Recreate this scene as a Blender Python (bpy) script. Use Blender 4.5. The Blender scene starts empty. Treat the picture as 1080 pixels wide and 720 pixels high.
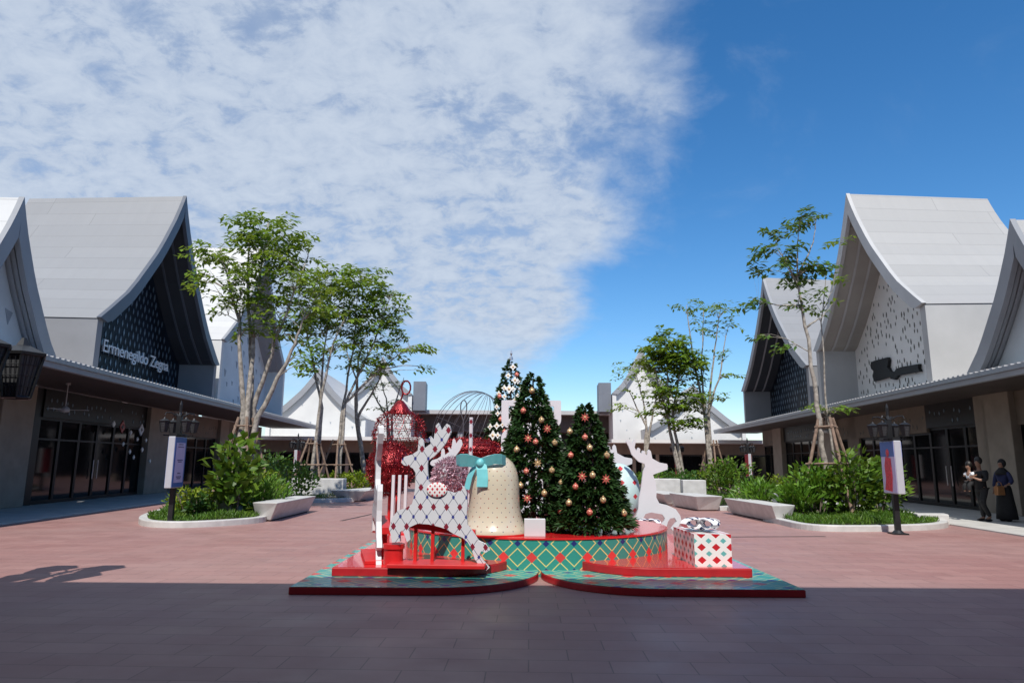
import bpy, bmesh, math, random
from mathutils import Vector, Matrix
random.seed(7)
R = math.radians
S = bpy.context.scene
COL = S.collection

# ------------------------------------------------------------------ camera model (used once to survey the place)
CF, CP, CR, CH = 711.0, R(10.2), R(0.4), 1.5
fwd = Vector((0, math.cos(CP), math.sin(CP)))
up0 = Vector((0, -math.sin(CP), math.cos(CP)))
rt0 = Vector((1, 0, 0))
rt = rt0 * math.cos(CR) + up0 * math.sin(CR)
upv = -rt0 * math.sin(CR) + up0 * math.cos(CR)
EYE = Vector((0, 0, CH))
def ray(x, y): return fwd * CF + rt * (x - 540) + upv * (360 - y)
def gnd(x, y, z=0.0):
    d = ray(x, y); return EYE + d * ((z - CH) / d.z)
def atY(x, y, Y):
    d = ray(x, y); return EYE + d * (Y / d.y)

# ------------------------------------------------------------------ tagging
def tag(o, label=None, cat=None, group=None, kind=None):
    if label: o['label'] = label
    if cat: o['category'] = cat
    if group: o['group'] = group
    if kind: o['kind'] = kind
    return o
def thing(name, label, cat, loc=(0, 0, 0), rz=0.0, group=None, scale=1.0):
    o = bpy.data.objects.new(name, None)
    o.empty_display_size = 0.2
    COL.objects.link(o)
    o.location = loc; o.rotation_euler = (0, 0, rz); o.scale = (scale,) * 3
    return tag(o, label, cat, group)
def kids(o): return [c for c in bpy.data.objects if c.parent == o]
def copy_tree(o, parent=None):
    c = o.copy(); COL.objects.link(c)
    if parent: c.parent = parent
    for ch in kids(o): copy_tree(ch, c)
    return c

# ------------------------------------------------------------------ mesh builder
class MB:
    def __init__(s): s.v = []; s.f = []; s.uv = None; s.mi = []
    def add(s, vs, fs):
        n = len(s.v); s.v += [tuple(v) for v in vs]; s.f += [tuple(i + n for i in f) for f in fs]
    def box(s, x0, x1, y0, y1, z0, z1):
        s.add([(x0,y0,z0),(x1,y0,z0),(x1,y1,z0),(x0,y1,z0),(x0,y0,z1),(x1,y0,z1),(x1,y1,z1),(x0,y1,z1)],
              [(0,3,2,1),(4,5,6,7),(0,1,5,4),(1,2,6,5),(2,3,7,6),(3,0,4,7)]); return s
    def prism(s, poly, z0, z1):
        n = len(poly)
        a = sum(poly[i][0]*poly[(i+1)%n][1]-poly[(i+1)%n][0]*poly[i][1] for i in range(n))
        if a < 0: poly = poly[::-1]
        s.add([(p[0],p[1],z0) for p in poly]+[(p[0],p[1],z1) for p in poly],
              [tuple(range(n))[::-1], tuple(range(n,2*n))]+[(i,(i+1)%n,n+(i+1)%n,n+i) for i in range(n)]); return s
    def board(s, poly, y0, y1):          # outline in x,z, thickness in y
        n = len(poly)
        a = sum(poly[i][0]*poly[(i+1)%n][1]-poly[(i+1)%n][0]*poly[i][1] for i in range(n))
        if a < 0: poly = poly[::-1]
        s.add([(p[0],y0,p[1]) for p in poly]+[(p[0],y1,p[1]) for p in poly],
              [tuple(range(n)), tuple(range(n,2*n))[::-1]]+[((i+1)%n,i,n+i,n+(i+1)%n) for i in range(n)]); return s
    def tube(s, pts, rad, seg=8, cap=True):
        pts = [Vector(p) for p in pts]
        if not hasattr(rad, '__len__'): rad = [rad]*len(pts)
        rings = []; ref = None
        for i, p in enumerate(pts):
            t = (pts[min(i+1,len(pts)-1)] - pts[max(i-1,0)])
            if t.length < 1e-9: t = Vector((0,0,1))
            t.normalize()
            if ref is None: ref = Vector((1,0,0)) if abs(t.x) < .9 else Vector((0,1,0))
            a = ref - t*ref.dot(t); a.normalize(); b = t.cross(a); ref = a
            rings.append([p + (a*math.cos(2*math.pi*k/seg)+b*math.sin(2*math.pi*k/seg))*rad[i] for k in range(seg)])
        vs = [v for r in rings for v in r]; fs = []
        for i in range(len(pts)-1):
            for k in range(seg):
                fs.append((i*seg+k, i*seg+(k+1)%seg, (i+1)*seg+(k+1)%seg, (i+1)*seg+k))
        if cap:
            fs.append(tuple(range(seg))[::-1]); fs.append(tuple(range((len(pts)-1)*seg, len(pts)*seg)))
        s.add(vs, fs); return s
    def lathe(s, prof, c=(0,0,0), seg=32, cap=True):
        vs = []; fs = []
        for r, z in prof:
            for k in range(seg):
                a = 2*math.pi*k/seg; vs.append((c[0]+r*math.cos(a), c[1]+r*math.sin(a), c[2]+z))
        for i in range(len(prof)-1):
            for k in range(seg):
                fs.append((i*seg+k, i*seg+(k+1)%seg, (i+1)*seg+(k+1)%seg, (i+1)*seg+k))
        if cap:
            fs.append(tuple(range(seg))[::-1]); fs.append(tuple(range((len(prof)-1)*seg, len(prof)*seg)))
        s.add(vs, fs); return s
    def sphere(s, c, r, seg=16, rings=10, sc=(1,1,1)):
        prof = [(math.sin(math.pi*i/rings)*r, -math.cos(math.pi*i/rings)*r) for i in range(rings+1)]
        n = len(s.v)
        s.lathe([(max(a,1e-4), z) for a, z in prof], (0,0,0), seg, False)
        for i in range(n, len(s.v)):
            v = s.v[i]; s.v[i] = (c[0]+v[0]*sc[0], c[1]+v[1]*sc[1], c[2]+v[2]*sc[2])
        return s
    def strip(s, pts, w, t=0.006):       # ribbon along pts; w = width vector
        w = Vector(w)/2; pts = [Vector(p) for p in pts]; vs = []; fs = []
        for i, p in enumerate(pts):
            d = pts[min(i+1,len(pts)-1)]-pts[max(i-1,0)]; n = d.cross(w).normalized()*t/2
            vs += [p-w-n, p+w-n, p+w+n, p-w+n]
        for i in range(len(pts)-1):
            for k in range(4): fs.append((i*4+k, i*4+(k+1)%4, i*4+4+(k+1)%4, i*4+4+k))
        fs += [(3,2,1,0), tuple(range(len(pts)*4-4, len(pts)*4))]
        s.add(vs, fs); return s
    def build(s, name, mat, parent=None, smooth=False, loc=None, bevel=0, fix=True):
        me = bpy.data.meshes.new(name); me.from_pydata(s.v, [], s.f); me.update()
        if fix:
            bm = bmesh.new(); bm.from_mesh(me); bmesh.ops.recalc_face_normals(bm, faces=bm.faces); bm.to_mesh(me); bm.free()
        if s.uv:
            ul = me.uv_layers.new(name='UVMap')
            for l in me.loops: ul.data[l.index].uv = s.uv[l.vertex_index]
        if smooth:
            for p in me.polygons: p.use_smooth = True
            if smooth == 'auto':
                for e in me.edges: pass
        me.materials.append(mat)
        o = bpy.data.objects.new(name, me); COL.objects.link(o)
        if parent: o.parent = parent
        if loc: o.location = loc
        if bevel:
            b = o.modifiers.new('bevel', 'BEVEL'); b.width = bevel; b.segments = 2; b.limit_method = 'ANGLE'; b.angle_limit = R(40)
        return o
def bx(name, mat, parent, x0, x1, y0, y1, z0, z1, bevel=0):
    return MB().box(x0,x1,y0,y1,z0,z1).build(name, mat, parent, bevel=bevel)

# ------------------------------------------------------------------ materials
class N:
    def __init__(s, name):
        m = bpy.data.materials.new(name); m.use_nodes = True; s.m = m; s.t = m.node_tree
        s.b = next(n for n in s.t.nodes if n.type == 'BSDF_PRINCIPLED')
        s.out = next(n for n in s.t.nodes if n.type == 'OUTPUT_MATERIAL')
    def n(s, typ, **kw):
        x = s.t.nodes.new(typ)
        for k, v in kw.items():
            if k.startswith('i_'): x.inputs[k[2:].replace('_',' ')].default_value = v
            else: setattr(x, k, v)
        return x
    def l(s, a, b): s.t.links.new(a, b)
    def math(s, op, a, b=None, c=None):
        x = s.t.nodes.new('ShaderNodeMath'); x.operation = op
        for i, q in enumerate((a, b, c)):
            if q is None: continue
            if isinstance(q, (int, float)): x.inputs[i].default_value = q
            else: s.l(q, x.inputs[i])
        return x.outputs[0]
    def mix(s, fac, a, b):
        x = s.t.nodes.new('ShaderNodeMix'); x.data_type = 'RGBA'
        for sock, q in ((x.inputs[0], fac), (x.inputs[6], a), (x.inputs[7], b)):
            if isinstance(q, (int, float)): sock.default_value = q
            elif isinstance(q, (tuple, list)): sock.default_value = (*q[:3], 1)
            else: s.l(q, sock)
        return x.outputs[2]
    def noise(s, scale, detail=4, rough=.55, vec=None, coord='Object'):
        x = s.n('ShaderNodeTexNoise'); x.inputs['Scale'].default_value = scale
        x.inputs['Detail'].default_value = detail; x.inputs['Roughness'].default_value = rough
        if vec is None: vec = s.n('ShaderNodeTexCoord').outputs[coord]
        s.l(vec, x.inputs['Vector']); return x.outputs['Fac']
    def ramp(s, f, lo, hi):
        x = s.n('ShaderNodeMapRange'); x.clamp = True
        x.inputs['From Min'].default_value = lo; x.inputs['From Max'].default_value = hi
        s.l(f, x.inputs['Value']); return x.outputs['Result']
    def bump(s, h, strength=.3, dist=.01):
        x = s.n('ShaderNodeBump'); x.inputs['Strength'].default_value = strength; x.inputs['Distance'].default_value = dist
        s.l(h, x.inputs['Height']); s.l(x.outputs['Normal'], s.b.inputs['Normal'])
    def col(s, c): 
        if isinstance(c, (tuple, list)): s.b.inputs['Base Color'].default_value = (*c[:3], 1)
        else: s.l(c, s.b.inputs['Base Color'])
    def set(s, rough=.5, metal=0., spec=.5, coat=0.):
        s.b.inputs['Roughness'].default_value = rough; s.b.inputs['Metallic'].default_value = metal
        s.b.inputs['Specular IOR Level'].default_value = spec; s.b.inputs['Coat Weight'].default_value = coat
        return s
def plain(name, c, rough=.5, metal=0., var=.12, scale=6., spec=.5, coat=0., bump=0., bscale=60):
    k = N(name); k.set(rough, metal, spec, coat)
    a = tuple(q*(1-var) for q in c); b = tuple(min(q*(1+var), .95) for q in c)
    k.col(k.mix(k.ramp(k.noise(scale), .3, .7), a, b))
    if bump: k.bump(k.noise(bscale), bump, .01)
    return k.m

def paving_mat():
    k = N('paving_blocks'); k.set(.55, 0, .45)
    tc = k.n('ShaderNodeTexCoord'); mp = k.n('ShaderNodeMapping'); k.l(tc.outputs['Object'], mp.inputs['Vector'])
    mp.inputs['Rotation'].default_value = (0, 0, R(1.5))
    br = k.n('ShaderNodeTexBrick'); k.l(mp.outputs[0], br.inputs['Vector'])
    br.offset = .5; br.inputs['Scale'].default_value = 1.0
    br.inputs['Brick Width'].default_value = .62; br.inputs['Row Height'].default_value = .31
    br.inputs['Mortar Size'].default_value = .006; br.inputs['Mortar Smooth'].default_value = .3
    br.inputs['Color1'].default_value = (0,0,0,1); br.inputs['Color2'].default_value = (1,1,1,1); br.inputs['Mortar'].default_value = (.5,.5,.5,1)
    base = k.mix(br.outputs['Color'], (.295,.146,.134), (.355,.190,.171))
    big = k.ramp(k.noise(.35, 5, .6), .32, .68)
    base2 = k.mix(big, base, k.mix(.5, base, (.34,.225,.21)))
    st = k.ramp(k.noise(2.2, 6, .65), .52, .8)
    base3 = k.mix(k.math('MULTIPLY', st, .35), base2, (.20,.105,.10))
    sp_ = k.ramp(k.noise(9.0, 5, .7), .60, .78); base3 = k.mix(k.math('MULTIPLY', sp_, .30), base3, (.17,.095,.09))
    li = k.ramp(k.noise(.13, 4, .6), .45, .72); base3 = k.mix(k.math('MULTIPLY', li, .35), base3, (.36,.26,.25))
    k.col(k.mix(k.math('MULTIPLY', br.outputs['Fac'], .7), base3, (.13,.085,.08)))
    rr = k.ramp(k.noise(1.2, 4), .3, .7); x = k.math('MULTIPLY_ADD', rr, .22, .42); k.l(x, k.b.inputs['Roughness'])
    h = k.math('SUBTRACT', k.math('MULTIPLY', k.noise(90, 3), .25), br.outputs['Fac'])
    k.bump(h, .35, .004)
    return k.m

def panel_roof_mat(name, c):
    k = N(name); k.set(.42, 0, .5)
    uv = k.n('ShaderNodeUVMap'); uv.uv_map = 'UVMap'
    br = k.n('ShaderNodeTexBrick'); k.l(uv.outputs[0], br.inputs['Vector']); br.offset = .37; br.inputs['Scale'].default_value = 1
    br.inputs['Brick Width'].default_value = 5.3; br.inputs['Row Height'].default_value = .78; br.inputs['Mortar Size'].default_value = .010; br.offset_frequency = 3
    br.inputs['Mortar Smooth'].default_value = .2
    br.inputs['Color1'].default_value = (*[q*.945 for q in c],1); br.inputs['Color2'].default_value = (*[min(.93,q*1.05) for q in c],1)
    br.inputs['Mortar'].default_value = (*[q*.62 for q in c],1)
    mp = k.n('ShaderNodeMapping'); k.l(uv.outputs[0], mp.inputs['Vector']); mp.inputs['Scale'].default_value = (2.2,.18,1); d = k.ramp(k.noise(1.0, 7, .7, mp.outputs[0]), .38, .75)
    k.col(k.mix(k.math('MULTIPLY', d, .22), br.outputs['Color'], tuple(q*.75 for q in c)))
    k.bump(k.math('SUBTRACT', k.math('MULTIPLY', k.noise(.8,2), .5), br.outputs['Fac']), .25, .02)
    return k.m

def lattice_mat(name, su, sv, bg, line, node_a, node_b, lw=(.0,.045), ns=.2, ns_b=None, coord='uv', plane='xz', rough=.4, coat=.0, offs=(0,0)):
    """lozenge lattice: printed pattern"""
    k = N(name); k.set(rough, 0, .5, coat)
    if coord == 'uv':
        uv = k.n('ShaderNodeUVMap'); uv.uv_map = 'UVMap'; vec = uv.outputs[0]
    else: vec = k.n('ShaderNodeTexCoord').outputs['Object']
    sp = k.n('ShaderNodeSeparateXYZ'); k.l(vec, sp.inputs[0])
    a = sp.outputs[0]; b = sp.outputs[1] if (coord == 'uv' or plane == 'xy') else sp.outputs[2]
    u = k.math('ADD', k.math('DIVIDE', a, su), offs[0]); v = k.math('ADD', k.math('DIVIDE', b, sv), offs[1])
    p = k.math('ADD', u, v); q = k.math('SUBTRACT', u, v)
    rp = k.math('ROUND', p); rq = k.math('ROUND', q)
    dp = k.math('ABSOLUTE', k.math('SUBTRACT', p, rp)); dq = k.math('ABSOLUTE', k.math('SUBTRACT', q, rq))
    mn = k.math('MINIMUM', dp, dq); mx = k.math('MAXIMUM', dp, dq)
    on = k.math('MULTIPLY', k.math('GREATER_THAN', mn, lw[0]), k.math('LESS_THAN', mn, lw[1]))
    par = k.math('ABSOLUTE', k.math('MODULO', k.math('ADD', rp, rq), 2.0))
    c = k.mix(on, bg, line)
    size = k.math('ADD', k.math('MULTIPLY', par, (ns_b if ns_b is not None else ns) - ns), ns)
    nd = k.math('LESS_THAN', mx, size)
    k.col(k.mix(nd, c, k.mix(par, node_a, node_b)))
    return k.m

def leaf_mat(name, c1, c2, c3=None, trans=.25):
    k = N(name); k.set(.45, 0, .35)
    g = k.n('ShaderNodeNewGeometry')
    c = k.mix(g.outputs['Random Per Island'], c1, c2)
    if c3: c = k.mix(k.ramp(k.noise(1.3, 3), .5, .72), c, c3)
    k.col(c)
    tr = k.n('ShaderNodeBsdfTranslucent'); k.l(k.mix(.5, c, (.25,.32,.03)), tr.inputs['Color'])
    ms = k.n('ShaderNodeMixShader'); ms.inputs[0].default_value = trans
    k.l(k.b.outputs[0], ms.inputs[1]); k.l(tr.outputs[0], ms.inputs[2]); k.l(ms.outputs[0], k.out.inputs['Surface'])
    return k.m

M = {}
M['paving'] = paving_mat()
M['concrete'] = plain('walkway_concrete', (.46,.45,.43), .75, var=.15, scale=1.5, bump=.2, bscale=120)
M['joint'] = plain('dark_brown', (.06,.045,.045), .8)
M['white_roof'] = panel_roof_mat('white_panel_roof', (.53,.53,.525))
M['light_roof'] = panel_roof_mat('light_panel_roof', (.365,.36,.35))
M['grey_roof'] = panel_roof_mat('grey_panel_roof', (.25,.255,.265))
M['white_wall'] = plain('white_render', (.60,.60,.59), .65, var=.06, scale=.8)
M['light_wall'] = plain('pale_render', (.42,.42,.415), .65, var=.07, scale=.8)
M['pale_blue_wall'] = plain('pale_blue_panel', (.52,.57,.60), .55, var=.08, scale=.7)
M['grey_wall'] = plain('grey_render', (.22,.225,.24), .65, var=.08, scale=.8)
M['dark_trim'] = plain('dark_blue_grey_trim', (.085,.10,.13), .45, var=.1, scale=1)
M['soffit_dark'] = plain('dark_soffit', (.035,.04,.05), .5, var=.1, scale=1)
M['mid_trim'] = plain('mid_grey_trim', (.26,.27,.29), .5, var=.08, scale=1)
M['cream_panel'] = plain('cream_facade_panel', (.74,.73,.70), .5, var=.06, scale=.8)
M['box_grey'] = plain('slate_grey_cladding', (.15,.165,.195), .5, var=.08, scale=1)
M['pale_trim'] = plain('pale_grey_trim', (.44,.44,.44), .5, var=.08, scale=1)
M['taupe'] = plain('taupe_soffit', (.34,.32,.29), .55, var=.08, scale=1)
M['navy_glass'] = plain('navy_facade_glass', (.008,.013,.022), .4, var=.6, scale=.5, spec=.08)
M['stud'] = plain('pale_metal_stud', (.13,.18,.23), .4, .2, var=.2, scale=9)
M['slit'] = plain('dark_perforation', (.13,.135,.12), .6, var=.5, scale=1.5)
M['pale_slit'] = plain('blue_grey_perforation', (.26,.30,.34), .6, var=.3, scale=1.5)
M['glass'] = plain('dark_shop_glass', (.006,.007,.008), .06, var=.3, scale=.5, spec=.28)
M['frame'] = plain('black_window_frame', (.009,.009,.010), .4, .3)
M['beige'] = plain('beige_stone', (.17,.135,.105), .7, var=.14, scale=1.6, bump=.25, bscale=35)
M['pillar'] = plain('pale_stone_pillar', (.27,.225,.18), .7, var=.13, scale=2.2, bump=.25, bscale=35)
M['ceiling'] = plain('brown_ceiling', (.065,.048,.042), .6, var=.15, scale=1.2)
M['canopy'] = plain('canopy_grey_metal', (.28,.29,.31), .4, .3, var=.08)
M['canopy_top'] = plain('canopy_sheet_roof', (.50,.50,.51), .45, .2, var=.08)
M['white_paint'] = plain('white_painted_board', (.60,.61,.645), .45, var=.03, scale=3)
M['bench'] = plain('white_terrazzo', (.52,.515,.505), .55, var=.13, scale=3.5, bump=.1, bscale=150)
M['soil'] = plain('dark_soil', (.05,.035,.022), .95, var=.35, scale=9)
M['black_metal'] = plain('black_metal', (.028,.029,.032), .42, .5, var=.2)
M['red'] = plain('glossy_red_floor', (.62,.018,.022), .22, var=.08, scale=2.5, coat=.5)
M['red_edge'] = plain('red_painted_edge', (.40,.012,.018), .42, var=.1)
M['red_bar'] = plain('red_painted_steel', (.55,.02,.022), .35, var=.1)
M['cream'] = None
M['teal_ribbon'] = plain('turquoise_ribbon', (.17,.55,.60), .42, var=.07, scale=8)
M['teal_in'] = plain('turquoise_lining', (.02,.25,.30), .5, var=.1)
M['trunk'] = plain('pale_bark', (.29,.26,.225), .85, var=.55, scale=9, bump=.6, bscale=30)
M['twig'] = plain('grey_twig', (.20,.165,.13), .8, var=.3)
M['prop'] = plain('weathered_timber', (.22,.15,.11), .8, var=.3, scale=12)
M['leaf'] = leaf_mat('tree_leaf', (.07,.15,.016), (.19,.32,.032), (.28,.36,.04), .42)
M['leaf_dark'] = leaf_mat('deep_green_leaf', (.028,.088,.018), (.075,.18,.032), (.12,.22,.035), .35)
M['leaf_yel'] = leaf_mat('yellow_green_leaf', (.10,.19,.012), (.24,.30,.018), (.30,.33,.03))
M['leaf_fern'] = leaf_mat('bright_green_leaf', (.05,.14,.012), (.12,.25,.02), (.17,.28,.025))
M['leaf_big'] = leaf_mat('glossy_green_leaf', (.035,.10,.010), (.12,.22,.02), (.20,.28,.03))
M['grass'] = leaf_mat('ground_cover_blade', (.035,.10,.010), (.09,.18,.016), (.12,.20,.02), .15)
M['pine'] = leaf_mat('pine_needle', (.010,.034,.010), (.032,.078,.020), None, .05)
M['gold'] = plain('gold_bauble', (.62,.42,.22), .3, .4, var=.3, scale=30)
M['pink'] = plain('coral_bauble', (.60,.15,.12), .3, .2, var=.3, scale=30)
M['white_flower'] = plain('white_petal', (.80,.80,.76), .6, var=.05)
M['silver'] = plain('silver_metal', (.55,.56,.58), .3, .8)
M['tinsel'] = plain('red_tinsel', (.22,.009,.013), .25, .5, var=.6, scale=40, bump=.8, bscale=60)
M['pink_net'] = plain('pink_tinsel', (.42,.27,.33), .35, .35, var=.4, scale=40)
M['wire'] = plain('dark_wire', (.11,.10,.115), .5, .5)
M['skin'] = plain('skin', (.26,.14,.095), .55, var=.06)
M['black_cloth'] = plain('black_cloth', (.012,.012,.014), .85, var=.2, scale=14)
M['navy_cloth'] = plain('navy_cloth', (.02,.026,.085), .85, var=.2, scale=14)
M['white_cloth'] = plain('white_cloth', (.65,.66,.70), .85, var=.06)
M['tan_leather'] = plain('tan_leather', (.36,.17,.07), .5, var=.15)
M['hair'] = plain('black_hair', (.012,.010,.009), .5, var=.3)
M['sign_white'] = plain('lightbox_white', (.42,.43,.47), .4, var=.03)
M['sign_blue'] = plain('poster_blue', (.05,.12,.36), .4, var=.12)
M['sign_lav'] = plain('poster_lavender', (.50,.46,.68), .4, var=.06)
M['sign_red'] = plain('poster_red', (.55,.03,.05), .4, var=.4, scale=25)
M['sign_ink'] = plain('poster_ink', (.10,.08,.20), .5)
M['letter'] = plain('white_letters', (.80,.80,.80), .4, var=.02)
M['black_sign'] = plain('black_sign', (.006,.006,.007), .6, var=.1)
M['deer'] = lattice_mat('lozenge_print', .170, .245, (.60,.61,.655), (.15,.16,.22), (.20,.015,.035), (.03,.04,.22), (-.1,.028), .20, .12, coord='obj', plane='xz')
M['drum'] = lattice_mat('teal_argyle_print', .385, .36, (.035,.26,.22), (.66,.56,.20), (.62,.05,.05), (.02,.03,.16), (.15,.20), .20, .12, rough=.35, coat=.2)
M['plate_top'] = lattice_mat('teal_argyle_floor', .5, .5, (.05,.30,.27), (.62,.55,.25), (.55,.06,.06), (.03,.04,.20), (.13,.17), .2, .14, coord='obj', plane='xy', rough=.35, coat=.2)
M['gift'] = lattice_mat('gift_wrap', .19, .16, (.80,.78,.78), (.80,.78,.78), (.52,.02,.03), (.13,.42,.42), (.5,.6), .30, .22, coord='uv', rough=.35)
M['egg'] = lattice_mat('mint_print', .28, .28, (.50,.66,.66), (.50,.66,.66), (.50,.03,.04), (.60,.75,.75), (.5,.6), .2, .1, coord='obj', plane='xz')
M['saddle'] = lattice_mat('saddle_print', .062, .08, (.80,.76,.77), (.8,.76,.77), (.52,.03,.05), (.52,.03,.05), (.5,.6), .28, .22, coord='obj', plane='xz')
M['bell'] = lattice_mat('cream_spotted', .125, .125, (.57,.51,.40), (.57,.51,.40), (.30,.05,.04), (.07,.09,.16), (.5,.6), .085, .07, coord='uv', rough=.22, coat=.6)
M['bow_dot'] = lattice_mat('spotted_ribbon', .13, .13, (.80,.80,.82), (.8,.8,.82), (.015,.02,.08), (.015,.02,.08), (.5,.6), .26, .2, coord='obj', plane='xz')

# ------------------------------------------------------------------ sky, sun, camera
SUN_EL, SUN_AZ = R(53.5), R(183.0)       # compass azimuth from +Y clockwise: behind the camera
w = bpy.data.worlds.new('World'); S.world = w; w.use_nodes = True
t = w.node_tree; t.nodes.clear()
def wn(typ): return t.nodes.new(typ)
def wm(op, a, b=None, c=None):
    x = wn('ShaderNodeMath'); x.operation = op
    for i, q in enumerate((a, b, c)):
        if q is None: continue
        if isinstance(q, (int, float)): x.inputs[i].default_value = q
        else: t.links.new(q, x.inputs[i])
    return x.outputs[0]
def wr(f, a, b, lo=0., hi=1.):
    x = wn('ShaderNodeMapRange'); x.interpolation_type = 'SMOOTHSTEP'; x.clamp = True
    for n_, v_ in (('From Min', a), ('From Max', b), ('To Min', lo), ('To Max', hi)): x.inputs[n_].default_value = v_
    t.links.new(f, x.inputs['Value']); return x.outputs['Result']
sky = wn('ShaderNodeTexSky'); sky.sky_type = 'NISHITA'; sky.sun_disc = False
sky.sun_elevation = SUN_EL; sky.sun_rotation = SUN_AZ; sky.altitude = 0; sky.air_density = 1.0; sky.dust_density = .3; sky.ozone_density = 4.0
tc = wn('ShaderNodeTexCoord'); sx = wn('ShaderNodeSeparateXYZ'); t.links.new(tc.outputs['Generated'], sx.inputs[0])
zc = wm('MAXIMUM', sx.outputs[2], .02)
px = wm('DIVIDE', sx.outputs[0], zc); py = wm('DIVIDE', sx.outputs[1], zc)
zs_ = wm('ADD', zc, .35); qx = wm('DIVIDE', sx.outputs[0], zs_); qy = wm('DIVIDE', sx.outputs[1], zs_)
cv = wn('ShaderNodeCombineXYZ'); t.links.new(qx, cv.inputs[0]); t.links.new(qy, cv.inputs[1])
def wnoise(scale, detail=6, rough=.58, dist=0., off=(0,0,0), sc=(1,1,1)):
    mp = wn('ShaderNodeMapping'); mp.inputs['Location'].default_value = off; mp.inputs['Scale'].default_value = sc; t.links.new(cv.outputs[0], mp.inputs[0])
    x = wn('ShaderNodeTexNoise'); x.inputs['Scale'].default_value = scale; x.inputs['Detail'].default_value = detail
    x.inputs['Roughness'].default_value = rough; x.inputs['Distortion'].default_value = dist
    t.links.new(mp.outputs[0], x.inputs['Vector']); return x.outputs['Fac']
n_edge = wnoise(3.6, 7, .62, .2, (3.1,1.7,0)); n_fine = wnoise(17.0, 9, .64, .3, (.4,2.2,0), (1.0,1.15,1)); n_mid = wnoise(4.2, 7, .58, .2, (7.3,.2,0))
thr = wm('SUBTRACT', wm('MINIMUM', wm('MULTIPLY_ADD', wm('SUBTRACT', py, 1.32), .19, .31), .56), wr(py, 2.75, 3.6, 0., .16))
edge = wm('ADD', wm('SUBTRACT', px, thr), wm('MULTIPLY_ADD', n_edge, .8, -.40))
m1 = wr(edge, -.26, .16, 1., 0.)
m2 = wr(wm('ADD', py, wm('MULTIPLY', px, -1.2)), 4.2, 9.0, 1., .35)
dens = wm('ADD', wm('MULTIPLY', n_fine, .8), wm('MULTIPLY', n_mid, .8))
m3 = wr(dens, .56, .84, .55, 1.)
cl = wm('MULTIPLY', wm('MULTIPLY', m1, m2), m3)
wisp = wm('MULTIPLY', wm('MULTIPLY', wr(wnoise(2.6, 8, .65, .5, (1.3,5.,0)), .54, .78), wr(px, .5, 1.1, 1., .25)), .22)
cl = wm('MINIMUM', wm('ADD', cl, wisp), .94)
shade = wr(wm('ADD', wm('MULTIPLY', n_fine, .6), wm('MULTIPLY', n_mid, .4)), .38, .62)
cc = wn('ShaderNodeMix'); cc.data_type = 'RGBA'; t.links.new(shade, cc.inputs[0])
cc.inputs[6].default_value = (4.7,5.6,7.1,1); cc.inputs[7].default_value = (6.0,6.8,8.0,1)
hs = wn('ShaderNodeHueSaturation'); hs.inputs['Saturation'].default_value = 1.28; hs.inputs['Value'].default_value = 1.55; t.links.new(sky.outputs[0], hs.inputs['Color'])
mx = wn('ShaderNodeMix'); mx.data_type = 'RGBA'; t.links.new(cl, mx.inputs[0]); t.links.new(hs.outputs[0], mx.inputs[6]); t.links.new(cc.outputs[2], mx.inputs[7])
bg = wn('ShaderNodeBackground'); bg.inputs['Strength'].default_value = .10
t.links.new(mx.outputs[2], bg.inputs['Color'])
wo = wn('ShaderNodeOutputWorld'); t.links.new(bg.outputs[0], wo.inputs['Surface'])

sl = bpy.data.lights.new('sun', 'SUN'); sl.energy = 4.95; sl.angle = R(.53); sl.color = (1., .95, .87)
so = bpy.data.objects.new('sun', sl); COL.objects.link(so)
sd = Vector((math.sin(SUN_AZ)*math.cos(SUN_EL), math.cos(SUN_AZ)*math.cos(SUN_EL), math.sin(SUN_EL)))
so.rotation_euler = sd.to_track_quat('Z', 'Y').to_euler()

cam = bpy.data.cameras.new('camera'); co = bpy.data.objects.new('camera', cam); COL.objects.link(co)
cam.sensor_fit = 'HORIZONTAL'; cam.sensor_width = 36; cam.lens = 36*CF/1080; cam.clip_end = 3000; cam.clip_start = .05
mt = Matrix((( rt.x, upv.x, -fwd.x, 0), (rt.y, upv.y, -fwd.y, 0), (rt.z, upv.z, -fwd.z, CH), (0,0,0,1)))
co.matrix_world = mt; S.camera = co
S.render.engine = 'CYCLES'
S.view_settings.view_transform = 'Standard'; S.view_settings.look = 'None'; S.view_settings.exposure = 0; S.view_settings.gamma = 1

# ------------------------------------------------------------------ ground
g = MB(); g.add([(-500,-300,0),(500,-300,0),(500,900,0),(-500,900,0)], [(0,1,2,3)]); tag(g.build('plaza_paving', M['paving']), kind='structure')
A43 = R(4.36)
DL = Vector((-math.sin(A43), math.cos(A43), 0)); EL = Vector((math.cos(A43), math.sin(A43), 0))
DR = Vector((math.sin(R(4.3)), math.cos(R(4.3)), 0)); ER = Vector((math.cos(R(4.3)), -math.sin(R(4.3)), 0))
def LP_(e, s, z=0): return EL*e + DL*s + Vector((0,0,z))
def RP_(e, s, z=0): return ER*e + DR*s + Vector((0,0,z))
for nm, fn, e0, e1 in (('left_walkway', LP_, -10.55, -16), ('right_walkway', RP_, 9.95, 16)):
    pl = [fn(e0,2), fn(e0,49), fn(e1,49), fn(e1,2)]
    tag(MB().prism([(p.x,p.y) for p in pl], -.05, .035).build(nm, M['concrete'], bevel=.01), kind='structure')
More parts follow.
